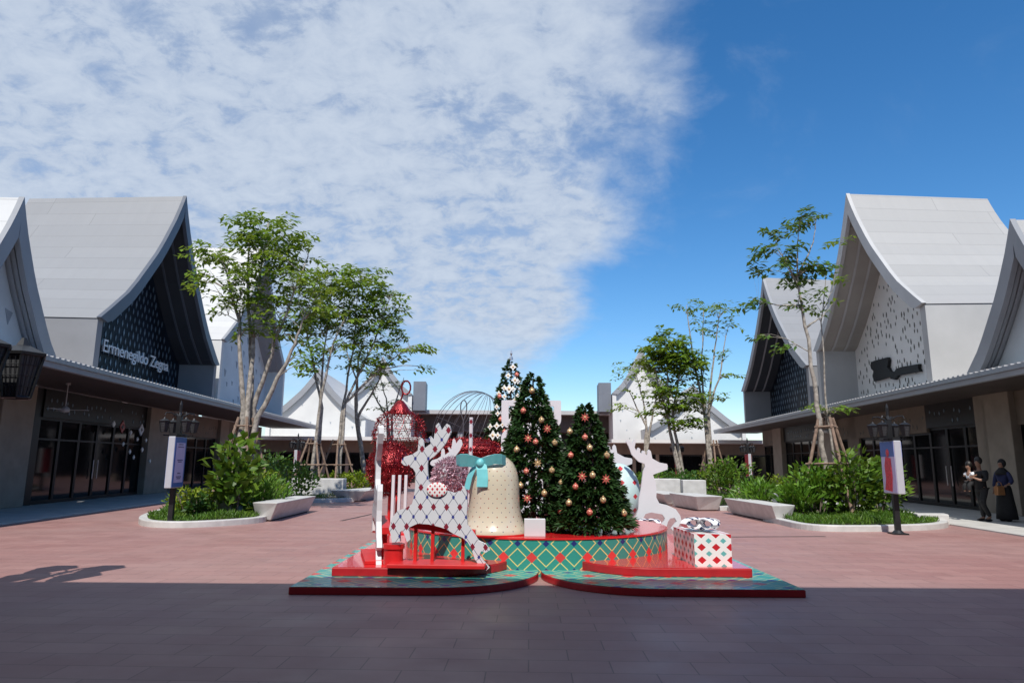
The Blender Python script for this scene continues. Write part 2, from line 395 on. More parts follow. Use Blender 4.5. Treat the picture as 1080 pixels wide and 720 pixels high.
# two narrow dark lines on the paving beyond the display
dr = MB(); a_, b_ = gnd(772,566), gnd(870,565.5)
c_, d_ = gnd(360,549), gnd(392,542)
for p, q in ((a_,b_),(c_,d_)):
    n_ = Vector((-(q-p).y,(q-p).x,0)).normalized()*.045
    dr.prism([((p+n_).x,(p+n_).y),((q+n_).x,(q+n_).y),((q-n_).x,(q-n_).y),((p-n_).x,(p-n_).y)], -.03, .006)
tag(dr.build('paving_dark_line', M['joint']), kind='structure')

# ------------------------------------------------------------------ gabled shop buildings
PROF = [(1,0),(.9,.062),(.79,.135),(.7,.195),(.6,.28),(.5,.375),(.42,.452),(.36,.51),(.28,.60),(.2,.70),(.13,.79),(.07,.88),(.03,.945),(0,1)]
def prof(hw, ze, za): 
    p = [(-hw*u, ze+(za-ze)*w_) for u, w_ in PROF]
    return p + [(-x, z) for x, z in p[-2::-1]]
def inner(pr, t):
    n = len(pr); out = []
    for i, (x, z) in enumerate(pr):
        if i in (0, n-1): out.append((x*(1-t*1.1/abs(x)), z - t*.15)); continue
        if i == n//2: out.append((0, z - t*2.6)); continue
        a, b = pr[i-1], pr[i+1]; d = Vector((b[0]-a[0], b[1]-a[1])).normalized(); nn = Vector((d.y, -d.x))
        q = (x+nn.x*t, z+nn.y*t)
        if q[0]*x < 0: q = (0, q[1])
        out.append(q)
    return out
def zcurve(pr, x):
    for i in range(len(pr)-1):
        if pr[i][0] <= x <= pr[i+1][0]:
            f = (x-pr[i][0])/max(1e-6, pr[i+1][0]-pr[i][0]); return pr[i][1]+f*(pr[i+1][1]-pr[i][1])
    return -1
def merge_pattern(o, mb, mat):
    me = o.data; bm = bmesh.new(); bm.from_mesh(me); vv = [bm.verts.new(p) for p in mb.v]
    for f in mb.f:
        fc = bm.faces.new([vv[i] for i in f]); fc.material_index = 1
    bm.to_mesh(me); bm.free(); me.materials.append(mat)
def gable_building(label, loc, rz, hw, ze, za, L, mats, screen, bays=None, ov=1.7, dip=.35, base=3.95, group=None):
    roofm, wallm, trimm, soffm, facm, studm = mats
    b = thing('shop_building', label, 'building', loc, rz, group)
    pr = prof(hw, ze, za); th = .30; inn = inner(pr, th); n = len(pr)
    # roof shell with uv along the slope
    mb = MB(); mb.uv = []
    ny = 6
    arc = [0]
    for i in range(1, n): arc.append(arc[-1]+math.hypot(pr[i][0]-pr[i-1][0], pr[i][1]-pr[i-1][1]))
    def dz(x, yy, z): return z - dip*(yy/L)*((z-ze)/(za-ze))
    for lay, pp in ((0, pr), (1, inn)):
        for j in range(ny+1):
            yy = L*j/ny
            for i, (x, z) in enumerate(pp):
                mb.v.append((x, yy, dz(x,yy,z))); mb.uv.append((yy + (20 if lay else 0), arc[i] if i <= n//2 else arc[-1]-arc[i]))
    o2 = n*(ny+1)
    for j in range(ny):
        for i in range(n-1):
            a = j*n+i
            mb.f.append((a, a+1, a+n+1, a+n)); mb.f.append((o2+a, o2+a+n, o2+a+n+1, o2+a+1))
    for i in range(n-1):
        mb.f.append((i, o2+i, o2+i+1, i+1)); k = ny*n+i; mb.f.append((k, k+1, o2+k+1, o2+k))
    for j in range(ny):
        for i in (0, n-1):
            a = j*n+i; mb.f.append((a, a+n, o2+a+n, o2+a))
    ro = mb.build('roof', roofm, b)
    ro.data.materials.append(soffm)
    for p in ro.data.polygons:
        if min(p.vertices) >= o2: p.material_index = 1
    # barge board round the gable edge
    inn2 = inner(pr, th+.10)
    bb = MB(); fr = [(x*1.006, z+.03) for x, z in pr]
    vs = []
    for y in (-.10, .05):
        vs += [(x, y, z) for x, z in fr]; vs += [(x, y, z) for x, z in inn2]
    fs = []
    for i in range(n-1):
        fs += [(i, i+1, n+i+1, n+i), (2*n+i, 3*n+i, 3*n+i+1, 2*n+i+1), (i, 2*n+i, 2*n+i+1, i+1), (n+i, n+i+1, 3*n+i+1, 3*n+i)]
    fs += [(0, n, 3*n, 2*n), (n-1, 3*n-1, 4*n-1, 2*n-1)]
    bb.add(vs, fs); bb.build('barge_board', trimm, b)
    # ribs under the overhang
    for yy in (ov*.36, ov*.70):
        rb = MB(); a_i = inner(pr, th+.004); b_i = inner(pr, th+.05); vs = []
        for y in (yy-.045, yy+.045):
            vs += [(x, y, z) for x, z in a_i] + [(x, y, z) for x, z in b_i]
        fs = []
        for i in range(n-1):
            fs += [(i, i+1, n+i+1, n+i), (2*n+i, 3*n+i, 3*n+i+1, 2*n+i+1), (n+i, n+i+1, 3*n+i+1, 3*n+i)]
        rb.add(vs, fs); rb.build('soffit_rib', trimm, b)
    # side walls
    for sg in (-1, 1):
        x0, x1 = sorted((sg*(hw-.36), sg*(hw-.03)))
        sw = MB().box(x0, x1, .02, L*.62, .0 if base < 1 else base-.05, ze-.02)
        xx0, xx1 = sorted((sg*(hw-1.3), sg*(hw-.9)))
        sw.box(xx0, xx1, L*.62+.003, L+2, .0 if base < 1 else base-.05, ze+.25); sw.build('side_wall', wallm, b)
    # gable wall
    gi = inner(pr, th+.01); x0 = -(hw-.365)
    poly = [(x0, base-.05)] + [(x, z) for x, z in gi if abs(x) < hw-.40] + [(-x0, base-.05)]
    poly.insert(1, (x0, zcurve(gi, x0) if zcurve(gi, x0) > 0 else ze-.1)); poly.insert(-1, (-x0, poly[1][1]))
    gw = MB().board(poly, ov, ov+.2).build('gable_wall', facm, b)
    bw = MB().board(poly, L-.4, L-.2).build('back_wall', wallm, b)
    # perforated / studded screen on it
    if screen:
        sc = MB(); rs = random.Random(hash(label) % 1000 if False else len(label)*7+int(hw*10))
        kind, dx, dzz, sx_, sz_, keep = screen
        zz = base+.35; row = 0
        while zz < za-.8:
            xx = x0 + .3 + (dx/2 if row % 2 else 0)
            while xx < -x0-.2:
                lim = zcurve(gi, xx)-.35
                if zz < lim and rs.random() < keep:
                    jx = rs.uniform(-.3,.3)*dx*(0 if kind == 'stud' else 1); jz = rs.uniform(-.3,.3)*dzz*(0 if kind == 'stud' else 1)
                    k_ = rs.uniform(.7, 1.25); a, c = sx_*k_, sz_*k_
                    if kind == 'tri': pts = [(xx+jx-a, zz+jz+c), (xx+jx+a, zz+jz+c*.7), (xx+jx+a*.1, zz+jz-c)]
                    else: pts = [(xx+jx, zz+jz+c), (xx+jx+a, zz+jz), (xx+jx, zz+jz-c), (xx+jx-a, zz+jz)]
                    if all(zcurve(gi, p[0])-.05 > p[1] for p in pts): sc.board(pts, ov-.02, ov+.004)
                xx += dx
            zz += dzz; row += 1
        if sc.v:
            n0 = len(gw.data.vertices); me = gw.data; bm = bmesh.new(); bm.from_mesh(me)
            vv = [bm.verts.new(p) for p in sc.v]
            for f in sc.f:
                fc = bm.faces.new([vv[i] for i in f]); fc.material_index = 1
            bm.to_mesh(me); bm.free(); me.materials.append(studm)
    # shop front under the canopy
    if bays:
        yf = 1.75; top = base-.12
        for typ, xa, xb in bays:
            xa, xb = min(xa,xb), max(xa,xb)
            if typ == 'pillar':
                bx('pillar', M['pillar'], b, xa, xb, yf-.28, yf+.3, .035, top, .02)
            elif typ == 'dark':
                bx('dark_wall', M['frame'], b, xa+.003, xb-.003, yf-.05, yf+.3, .035, top)
            elif typ == 'wall':
                bx('wall', M['beige'], b, xa+.003, xb-.003, yf-.1, yf+.3, .035, top)
            else:
                hh = 2.75 if typ == 'glass' else 2.9
                lw_ = bx('lintel_wall', M['beige'] if typ == 'glass' else M['frame'], b, xa+.003, xb-.003, yf-.1, yf+.3, hh+.003, top)
                if True:
                    lp = MB(); rs = random.Random(int(xa*10))
                    for q in range(int((xb-xa)/.32)):
                        for r_ in range(2):
                            cx = xa+.2+q*.32+(.16 if r_ else 0); cz = hh+.25+r_*.3+rs.uniform(-.05,.05)
                            if rs.random() < .55: lp.board([(cx,cz+.08),(cx+.05,cz),(cx,cz-.08),(cx-.05,cz)], yf-.112, yf-.095)
                    if lp.v: merge_pattern(lw_, lp, M['slit'] if typ == 'glass' else M['stud'])
                nb = max(1, round((xb-xa)/1.25)); wd = (xb-xa)/nb
                for q in range(nb):
                    a, c = xa+q*wd, xa+(q+1)*wd
                    fr_ = MB().box(a+.003, a+.07, yf, yf+.1, .04, hh).box(c-.07, c-.003, yf, yf+.1, .04, hh).box(a+.073, c-.073, yf, yf+.1, .04, .16).box(a+.073, c-.073, yf, yf+.1, hh-.08, hh).box(a+.073, c-.073, yf, yf+.1, 2.15, 2.21)
                    f_ = fr_.build('window', M['frame'], b)
                    bx('pane', M['glass'], f_, a+.072, c-.072, yf+.04, yf+.06, .161, hh-.081)
                    if typ == 'door' and q in (nb//2, nb//2-1):
                        hx = a+.16 if q == nb//2 else c-.16
                        MB().tube([(hx, yf-.05, .8), (hx, yf-.05, 1.5)], .018, 6).build('handle', M['silver'], f_)
    return b
RZL = math.atan2(DL.y, DL.x)            # local x runs away from the camera along the left row, local y away from the plaza
RZR = math.atan2(-DR.y, -DR.x)
dark = (M['grey_roof'], M['grey_wall'], M['dark_trim'], M['soffit_dark'], M['navy_glass'], M['stud'])
lite = (M['light_roof'], M['light_wall'], M['pale_trim'], M['taupe'], M['cream_panel'], M['slit'])
blue = (M['white_roof'], M['white_wall'], M['mid_trim'], M['mid_trim'], M['pale_blue_wall'], M['pale_slit'])
dark2 = (M['grey_roof'], M['grey_wall'], M['mid_trim'], M['soffit_dark'], M['navy_glass'], M['stud'])
white = (M['white_roof'], M['white_wall'], M['mid_trim'], M['pale_trim'], M['white_wall'], M['pale_slit'])
GRP = 'curved gable shop buildings round the plaza'
b1 = gable_building('grey curved gable building with white serif shop name on navy studded glass', LP_(-12.2,28.9), RZL, 5.7, 6.2, 12.85, 6.4, dark,
    ('stud', .40, .34, .055, .15, .96), [('pillar',-7.55,-5.95),('dark',-5.95,-5.2),('door',-5.2,2.3),('pillar',2.3,4.7),('wall',4.7,5.7)], group=GRP)
b2 = gable_building('white roofed gable building rising behind the tallest left plaza tree', LP_(-12.2,41.4), RZL, 6.4, 7.6, 14.6, 8.5, blue,
    ('tri', .8, .75, .13, .17, .65), [('glass',-6.7,-1.2),('pillar',-1.2,.2),('glass',.2,4.5),('wall',4.5,7.5)], ov=1.2, group=GRP)
b0 = gable_building('small white gable building at the left edge of the plaza', LP_(-12.2,18.6), RZL, 2.9, 3.95, 8.6, 7.5, blue,
    ('tri', .62, .62, .15, .2, .8), [('glass',-6,2.7)], ov=.45, dip=.1, group=GRP)
r1 = gable_building('pale grey gable building with black emblem sign on white slit wall', RP_(12.2,28.1), RZR, 5.0, 6.87, 12.85, 5.6, lite,
    ('slit', .34, .30, .032, .10, .62), [('wall',-6.2,-4.9),('glass',-4.9,1.1),('door',1.1,4.5),('pillar',4.5,5.1)], group=GRP)
r2 = gable_building('dark grey gable building with navy studded glass behind the thin right tree', RP_(12.2,40.4), RZR, 6.2, 6.35, 12.6, 7.0, dark2,
    ('stud', .42, .36, .06, .15, .96), [('door',-3.5,3.3),('pillar',3.3,5.0),('pillar',-5.2,-3.5),('glass',5.0,7.1),('glass',-8,-5.2)], group=GRP)
r0 = gable_building('small pale gable building at the right edge of the plaza', RP_(12.2,18.3), RZR, 3.0, 3.95, 8.05, 7.0, (M['light_roof'], M['light_wall'], M['mid_trim'], M['mid_trim'], M['pale_blue_wall'], M['pale_slit']),
    ('tri', .9, .9, .10, .2, .35), [('pillar',-5.3,-3.5),('glass',-3.5,6)], ov=.4, dip=.1, group=GRP)
f1 = gable_building('distant small white gable building behind the left row of plaza trees', (-15.6,54,0), 0, 4.0, 4.9, 8.9, 9, white, ('tri',.8,.8,.07,.1,.3), None, ov=.3, base=0, group=GRP)
f2 = gable_building('distant small white gable building behind the right row of plaza trees', (15.2,56,0), 0, 4.2, 4.3, 8.0, 9, white, ('tri',.8,.8,.07,.1,.3), None, ov=.3, base=0, group=GRP)
c1 = gable_building('distant tall white gable building at the left end of the plaza', (-11.1,57.5,0), R(4), 2.6, 7.2, 10.5, 8, white, ('tri',.9,.8,.06,.1,.3), None, ov=.3, base=0, group=GRP)
c2 = gable_building('distant tall white gable building at the right end of the plaza', (11.2,57.5,0), R(-4), 2.6, 7.4, 11.4, 8, white, ('tri',.9,.8,.06,.1,.3), None, ov=.3, base=0, group=GRP)
for b_, sg in ((c1, 1), (c2, -1)):
    x0, x1 = sorted((sg*2.63, sg*3.7)); bx('roof_box', M['box_grey'], b_, x0, x1, .5, 3.2, 5.9, 8.4)

# shop name on b1 (dark gable) : raised letters, thin strokes with serifs
def letters(txt, size, mat, parent, name, loc, rot, sx=.82):
    cu = bpy.data.curves.new(name, 'FONT'); cu.body = txt; cu.size = size; cu.extrude = .03; cu.space_character = .92
    tmp = bpy.data.objects.new('tmp', cu); COL.objects.link(tmp)
    bpy.context.view_layer.update()
    me = bpy.data.meshes.new_from_object(tmp.evaluated_get(bpy.context.evaluated_depsgraph_get()))
    bpy.data.objects.remove(tmp)
    me.materials.clear(); me.materials.append(mat)
    o = bpy.data.objects.new(name, me); COL.objects.link(o); o.parent = parent; o.location = loc; o.rotation_euler = rot; o.scale = (sx,1,1)
    return o
nm_ = letters('Ermenegildo Zegna', .70, M['letter'], b1, 'shop_name', (-2.35, 1.50, 5.60), (R(90),0,0), .80)
nm_.scale.x = 5.95/max(v.co.x for v in nm_.data.vertices)
sg = [(250,220),(400,180),(410,210),(400,290),(430,340),(480,345),(500,310),(560,290),(755,255),(750,300),(770,340),(520,385),(510,400),(480,435),(440,425),(430,400),(245,455),(235,400),(240,335),(215,310),(205,270),(215,235)]
ip = r1.matrix_world
bpy.context.view_layer.update()
inv = r1.matrix_world.inverted(); pts = []
for zx, zy in sg:
    d = ray(900+zx/10.8, 360+zy/10.8); d = (inv.to_3x3() @ d); o_ = inv @ EYE; q = o_ + d*((1.6-o_.y)/d.y); pts.append((q.x, q.z))
MB().board(pts, 1.55, 1.67).build('emblem_sign', M['black_sign'], r1)

# ------------------------------------------------------------------ covered walkways in front of each row
def walk_canopy(label, fn, e_edge, sgn, s0, s1, zt):
    o = thing('walkway_canopy', label, 'canopy', fn(e_edge, s0), RZL if sgn < 0 else RZR, 'walkway canopies along the shop rows')
    L = s1-s0; k = 1 if sgn < 0 else -1
    def X(a, b): return sorted((k*a, k*b))
    x0, x1 = X(0, L)
    bx('roof_slab', M['canopy_top'], o, x0, x1, .10, 3.2, zt-.10, zt)
    bx('fascia', M['canopy'], o, x0, x1, 0, .097, zt-.12, zt-.004)
    bx('gutter', M['mid_trim'], o, x0, x1, .04, .20, zt-.27, zt-.123)
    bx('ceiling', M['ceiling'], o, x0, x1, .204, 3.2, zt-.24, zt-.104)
    rb = MB(); q = 0
    while q < L-.2:
        a, b = X(q, q+.11); rb.box(a, b, .0, 3.2, zt+.001, zt+.035); q += .25
    rb.build('roof_rib', M['canopy_top'], o)
    return o
walk_canopy('grey metal canopy over the left shop walkway', LP_, -10.6, -1, 4, 51.5, 4.13)
walk_canopy('grey metal canopy over the right shop walkway', RP_, 11.3, 1, 5, 52, 4.02)

# ceiling fans
def ceiling_fan(label, p, drop):
    o = thing('ceiling_fan', label, 'fan', p, R(20), 'ceiling fans under the canopies')
    MB().tube([(0,0,.1),(0,0,drop)], .02, 8).lathe([(.07,drop-.06),(.07,drop)],seg=12).build('rod', M['pale_trim'], o)
    MB().lathe([(.03,-.09),(.12,-.07),(.14,0),(.10,.07),(.04,.11)], seg=16).build('motor', M['pale_trim'], o, True)
    for i in range(3):
        a = i*2*math.pi/3; c, s_ = math.cos(a), math.sin(a); m_ = MB()
        pl = [(.12,-.04),(.62,-.08),(.66,0),(.62,.08),(.12,.04)]
        m_.prism([(x*c-y*s_, x*s_+y*c) for x, y in pl], -.01, .005); m_.build('blade', M['pale_trim'], o)
ceiling_fan('pale ceiling fan hanging under the left canopy before the navy glass shop', LP_(-12.4, 22.3, 3.05), .85)
ceiling_fan('pale ceiling fan hanging under the right canopy behind the thin tree', RP_(12.6, 33.5, 3.1), .7)

# decorations hanging inside the left shop window line
for i, (x, y, r_, m_) in enumerate([(129,450,.26,'tinsel'),(149,453,.26,'white_paint'),(120,447,.13,'white_flower'),(138,456,.10,'white_flower'),(130,468,.09,'white_flower'),(137,476,.1,'white_flower'),(145,463,.09,'white_flower'),(150,474,.11,'white_flower'),(154,464,.09,'white_flower'),(141,482,.09,'white_flower'),(158,486,.09,'white_flower')]):
    d = ray(x, y); e_ = EL; tt = (-13.45-EYE.dot(EL))/d.dot(EL); p = EYE+d*tt
    dm = MB().board([(0,r_),(r_*.9,0),(0,-r_),(-r_*.9,0)], -.02, .02)
    if r_ > .2: dm = MB().board([(0,r_),(r_*.9,0),(.1,0),(0,.1),(-.1,0),(0,-.1),(.1,0),(r_*.9,0),(0,-r_),(-r_*.9,0)], -.02, .02) if False else dm
    o = dm.build('window_ornament', M[m_], loc=p); o.rotation_euler = (0, 0, RZL)
    if r_ > .2: tag(o, 'red diamond ornament hanging before the left shop glass' if m_ == 'tinsel' else 'white diamond ornament hanging before the left shop glass', 'ornament', 'ornaments hanging at the left shop window')
    else: tag(o, 'tiny white flake ornament hanging before the dark left shop glass', 'ornament', 'ornaments hanging at the left shop window')
    cen = MB().board([(0,.1),(.09,0),(0,-.1),(-.09,0)], -.024, -.021)
    if r_ > .2: cen.build('centre_patch', M['frame'], o)

# ------------------------------------------------------------------ end of the plaza
e = thing('end_pavilion', 'long flat roofed pavilion closing the far end of the plaza', 'building', (1, 63, 0))
bx('roof_slab', M['pale_trim'], e, -11, 11, -1.5, 9, 5.85, 6.2)
bx('upper_wall', M['ceiling'], e, -10.5, 10.5, -.3, 8.5, 4.3, 5.847)
for x in (-9.5,-5.7,-1.9,1.9,5.7,9.5): bx('column', M['mid_trim'], e, x-.25, x+.25, -.2, .3, 0, 4.297)
bx('back_wall', M['frame'], e, -10.5, 10.5, 3, 3.3, 0, 4.297)
for x in (-7.6,-3.8,0,3.8,7.6):
    f_ = MB().box(x-1.6,x-1.52,2.8,2.99,0,3.2).box(x+1.52,x+1.6,2.8,2.99,0,3.2).box(x-1.517,x+1.517,2.8,2.99,3.1,3.2).build('window', M['mid_trim'], e)
    bx('pane', M['glass'], f_, x-1.515, x+1.515, 2.88, 2.92, .02, 3.09)
for nm, x0, x1, Y, zt in (('left',-23,-6.6,49.5,3.3),('right',7.3,24,49.5,3.25)):
    o = thing('low_shop_row', 'low white roofed shop row behind the %s trees' % ('palest left plaza' if nm == 'left' else 'densest right plaza'), 'building', ((x0+x1)/2, Y, 0))
    hw_ = (x1-x0)/2
    bx('roof_slab', M['white_wall'], o, -hw_, hw_, 0, 5, zt-.25, zt)
    bx('wall', M['beige'], o, -hw_+.3, hw_-.3, 1.8, 4.8, 2.2, zt-.253)
    q = -hw_+.3
    while q < hw_-1.6:
        f_ = MB().box(q,q+.08,1.9,2.0,0,2.197).box(q+1.42,q+1.5,1.9,2.0,0,2.197).box(q+.083,q+1.417,1.9,2.0,2.08,2.197).build('window', M['frame'], o)
        bx('pane', M['glass'], f_, q+.082, q+1.418, 1.93, 1.96, 0, 2.079); 
        bx('pier', M['pillar'], o, q+1.503, q+1.75, 1.85, 2.3, 0, 2.197); q += 1.753

# unseen roof added for the building behind the camera, widened to shade the foreground
ec = thing('shade_roof', 'broad flat roof on round columns, added unseen behind the viewpoint to shade the foreground', 'canopy', (0, -9, 0))
bx('roof_slab', M['soffit_dark'], ec, -45, 45, -9, 12.65, 6.6, 7.0)
for x in (-16,-8,8,16):
    for y in (-7, 3): MB().tube([(x,y,0),(x,y,6.597)], .3, 20).build('column', M['light_wall'], ec, False)
bx('back_wall', M['ceiling'], ec, -44, 44, -9, -8.7, 0, 6.597)

# ------------------------------------------------------------------ foliage tools
def leaf_quad(mb, p, d, up, l, wd):
    d = d.normalized(); s_ = d.cross(up)
    if s_.length < 1e-3: s_ = d.cross(Vector((1,0,0)))
    s_.normalize(); s_ *= wd/2; mid = p + d*l*.45; sag = Vector((0,0,-l*.12))
    mb.add([p, mid+s_, p+d*l+sag, mid-s_], [(0,1,2,3)])
def rv(rs): 
    while True:
        v = Vector((rs.uniform(-1,1), rs.uniform(-1,1), rs.uniform(-1,1)))
        if .05 < v.length < 1: return v
def tree(label, base, stems, clusters, leafm, seed, leaf=(.20,.075), group=None, trunk_r=.09, spray=14, sr=.34):
    """stems: lists of points (local); clusters: (centre, radii, number of sprays)"""
    rs = random.Random(seed)
    o = thing('plaza_tree', label, 'tree', base, 0, group)
    tb = MB(); nodes = []
    for st in stems:
        pts = []
        for i in range(len(st)-1):
            a, b = Vector(st[i]), Vector(st[i+1]); n_ = 5
            for j in range(n_): pts.append(a.lerp(b, j/n_) + Vector((rs.uniform(-.03,.03), rs.uniform(-.03,.03), 0)))
        pts.append(Vector(st[-1])); m_ = len(pts)
        tr_ = trunk_r if st[0][2] < .8 else trunk_r*.36
        tb.tube(pts, [tr_*(1-.86*(i/(m_-1))**.8) for i in range(m_)], 7)
        nodes += [(p, tr_*(1-.86*(i/(m_-1))**.8)) for i, p in enumerate(pts)]
    lb = MB()
    for c, rad, num in clusters:
        c = Vector(c)
        for _ in range(int(num*1.05)):
            v = rv(rs); q = c + Vector((v.x*rad[0], v.y*rad[1], v.z*rad[2]))
            best = min(nodes, key=lambda k: (k[0]-q).length + max(0, k[0].z-q.z+.25)*2.5)
            mid = best[0].lerp(q, .55) + Vector((0,0,.12))+rv(rs)*.08
            r0 = min(best[1]*.5, .02)
            tb.tube([best[0], mid, q], [r0, r0*.6, .006], 4, False)
            if rs.random() < .5: nodes.append((mid, r0*.8))
            dirn = (q-best[0]); dirn.z *= .3
            if dirn.length < .01: dirn = rv(rs)
            dirn.normalize(); side = dirn.cross(Vector((0,0,1)))
            if side.length < .05: side = Vector((1,0,0))
            side.normalize()
            for k in range(spray):
                f = k/spray; sg_ = 1 if k % 2 else -1
                p = q + dirn*(f*sr*2-sr*.7) + side*rs.uniform(-.1,.1)*sr + Vector((0,0,-f*f*.18+rs.uniform(-.07,.09)))
                d = side*sg_*rs.uniform(.5,1.1) + dirn*rs.uniform(.1,.9) + Vector((0,0,rs.uniform(-.75,.15)))
                leaf_quad(lb, p, d, Vector((rs.uniform(-.35,.35), rs.uniform(-.35,.35), 1)), leaf[0]*1.12*rs.uniform(.65,1.2), leaf[1]*1.35*rs.uniform(.7,1.2))
    tb.build('trunk', M['trunk'], o, True, fix=False); lb.build('crown', leafm, o, fix=False)
    return o
def props(label, base, r_, h, n=4, rot=0.3):
    o = thing('tree_support', label, 'support', base, rot, 'timber tree supports')
    for i in range(n):
        a = 2*math.pi*i/n
        MB().tube([(r_*math.cos(a), r_*math.sin(a), .1), (r_*.22*math.cos(a), r_*.22*math.sin(a), h)], .045, 7).build('pole', M['prop'], o)
    for zz, f in ((h*.52, .60), (h*.9, .30)):
        q = MB(); rr = r_*f
        for i in range(n):
            a, b = 2*math.pi*i/n, 2*math.pi*(i+1)/n
            p0, p1 = Vector((rr*math.cos(a), rr*math.sin(a), zz)), Vector((rr*math.cos(b), rr*math.sin(b), zz+.02)); d = (p1-p0)*.15
            q.tube([p0-d, p1+d], .035, 6)
        q.build('cross_bar', M['prop'], o)

GT = 'trees planted round the plaza'
def W(px_, py_, Y, base): p = atY(px_, py_, Y); return (p - Vector(base))
# left, nearest and tallest
B = gnd(264, 522, .12); B = Vector((-8.1, 20.6, .1)); Y = 20.6
c_ = lambda x, y, dy=0: tuple(W(x, y, Y+dy, B) - Vector((0,0,0)))
tree('tallest left plaza tree with several pale stems and loose layered leaves', B,
     [[(0,0,0), c_(262,430), c_(268,340,.3), c_(283,235)], [(.2,.1,0), c_(268,430,.3), c_(290,360), c_(325,270,-.3)], [(-.15,-.1,0), c_(257,430), c_(252,340), c_(232,262,.4)], [(.1,-.2,0), c_(272,440,-.3), c_(308,370,-.5), c_(322,330,-.6)], [(0,.2,0), c_(266,420,.5), c_(262,300,1.1), c_(262,250,1.2)]],
     [(c_(285,245), (1.25,1.3,.62), 42), (c_(258,268,.3), (1.3,1.3,.6), 38), (c_(310,280,-.2), (1.0,1.2,.9), 40), (c_(232,296), (.9,1.0,.3), 14), (c_(218,270,.2), (.65,.8,.25), 9), (c_(270,300), (1.2,1.3,.7), 34), (c_(240,320), (.8,.9,.3), 9), (c_(330,312,-.4), (.75,.9,.8), 22), (c_(290,345), (.8,.8,.7), 14), (c_(262,232), (.5,.8,.4), 9), (c_(322,372,-.4), (.3,.4,.5), 6), (c_(276,318), (1.1,1.1,.6), 22), (c_(302,335,-.3), (.8,.9,.6), 16), (c_(285,262), (1.2,1.2,.7), 22), (c_(262,352,.3), (.6,.7,.5), 8)],
     M['leaf'], 11, (.21,.08), GT, .13, 15)
props('wooden poles bracing the tallest left plaza tree', B, .95, 2.7, 5)
# left, second
B = Vector((-8.7, 30.0, .1)); Y = 30
tree('pale trunked left tree with broad leafy crown, second in its row', B,
     [[(0,0,0), c_(337,440), c_(342,370), c_(350,300)], [(.1,.3,0), c_(340,430,.4), c_(325,360,.2), c_(318,318)], [(0,-.2,0), c_(339,420,-.2), c_(352,360,-.4), c_(372,320,-.5)]],
     [(c_(335,305), (1.3,1.4,.9), 46), (c_(360,300), (1.4,1.4,.8), 44), (c_(322,345), (.9,1,.7), 18), (c_(330,385), (.8,.8,.5), 12), (c_(352,335), (1.3,1.3,.7), 34), (c_(335,335), (1.2,1.2,.7), 26), (c_(345,365), (1.0,1.0,.6), 14)],
     M['leaf'], 12, (.26,.11), GT, .10, 14, .42)
props('wooden poles bracing the pale trunked second left tree', B, 1.0, 2.4, 4, .7)
B = Vector((-8.0, 31.5, .1)); Y = 31.5
tree('forked left tree whose crown spreads furthest right into the sky', B,
     [[(0,0,0), c_(360,440), c_(372,370), c_(378,300)], [(0,.2,0), c_(362,430), c_(395,360), c_(415,305)], [(.1,0,0), c_(364,425), c_(400,390), c_(432,365)]],
     [(c_(385,298), (1.3,1.3,.8), 38), (c_(405,315), (1.0,1.2,1.0), 30), (c_(395,350), (1.5,1.3,.8), 40), (c_(372,345), (.9,1,.9), 24), (c_(415,370), (1.2,1.0,.5), 20), (c_(441,366), (.5,.6,.16), 6), (c_(444,386), (.25,.3,.2), 3), (c_(385,385), (1.2,1,.5), 22), (c_(400,335), (1.2,1.2,.8), 22), (c_(378,322), (1,1,.7), 18)],
     M['leaf'], 13, (.26,.11), GT, .10, 14, .42)
props('wooden poles bracing the forked left tree', B, 1.0, 2.4, 4, .2)
B = Vector((-7.1, 34, .1)); Y = 34
tree('slender dark stemmed left tree with open lower branches', B,
     [[(0,0,0), c_(376,445), c_(376,400), c_(362,360)], [(0,0,0), c_(377,440), c_(395,410), c_(408,385)], [(0,0,0), c_(375,430), c_(378,380), c_(386,350)]],
     [(c_(400,385), (1.1,1,.6), 14), (c_(375,370), (1.0,1,.5), 10)], M['leaf'], 14, (.26,.11), GT, .12, 12, .4)
B = Vector((-6.0, 35, .1)); Y = 35
tree('thin sparse left tree with bare twiggy stems beside the red baubles', B,
     [[(0,0,0), c_(410,450), c_(407,420), c_(400,395)], [(.1,.1,0), c_(413,440), c_(420,415), c_(426,398)], [(-.1,0,0), c_(408,440), c_(396,420), c_(390,402)]],
     [(c_(405,400), (1.2,.9,.6), 14), (c_(420,425), (1.0,.9,.6), 8), (c_(398,425), (.7,.8,.6), 6)], M['leaf'], 15, (.22,.09), GT, .09, 9, .36)
# right, nearest
B = Vector((9.1, 19.6, .1)); Y = 19.6
tree('thin right tree with long bare trunk and few dark leaf sprays', B,
     [[(0,0,0), c_(867,470), c_(858,400), c_(848,330), c_(840,292), c_(842,250)], [tuple(c_(841,300)), c_(830,278), c_(818,258)], [tuple(c_(842,290)), c_(856,262), c_(862,228)], [tuple(c_(846,322)), c_(820,322), c_(800,318)], [tuple(c_(850,345)),c_(866,335),c_(878,320)]],
     [(c_(848,232), (.62,.6,.22), 9), (c_(826,243), (.5,.5,.2), 7), (c_(808,262), (.45,.5,.2), 7), (c_(838,265), (.5,.5,.25), 8), (c_(835,283), (.95,.7,.20), 13), (c_(866,282), (.55,.5,.16), 7), (c_(797,284), (.35,.4,.15), 4), (c_(842,292), (.35,.4,.25), 8), (c_(800,318), (.42,.4,.16), 6), (c_(812,354), (.3,.3,.1), 2), (c_(832,363), (.25,.3,.1), 2), (c_(840,318), (.2,.2,.18), 3), (c_(862,228), (.2,.3,.15), 3)],
     M['leaf_dark'], 21, (.21,.08), GT, .105, 14, .32)
props('wooden poles bracing the thin right tree', B, .95, 2.75, 4, .1)
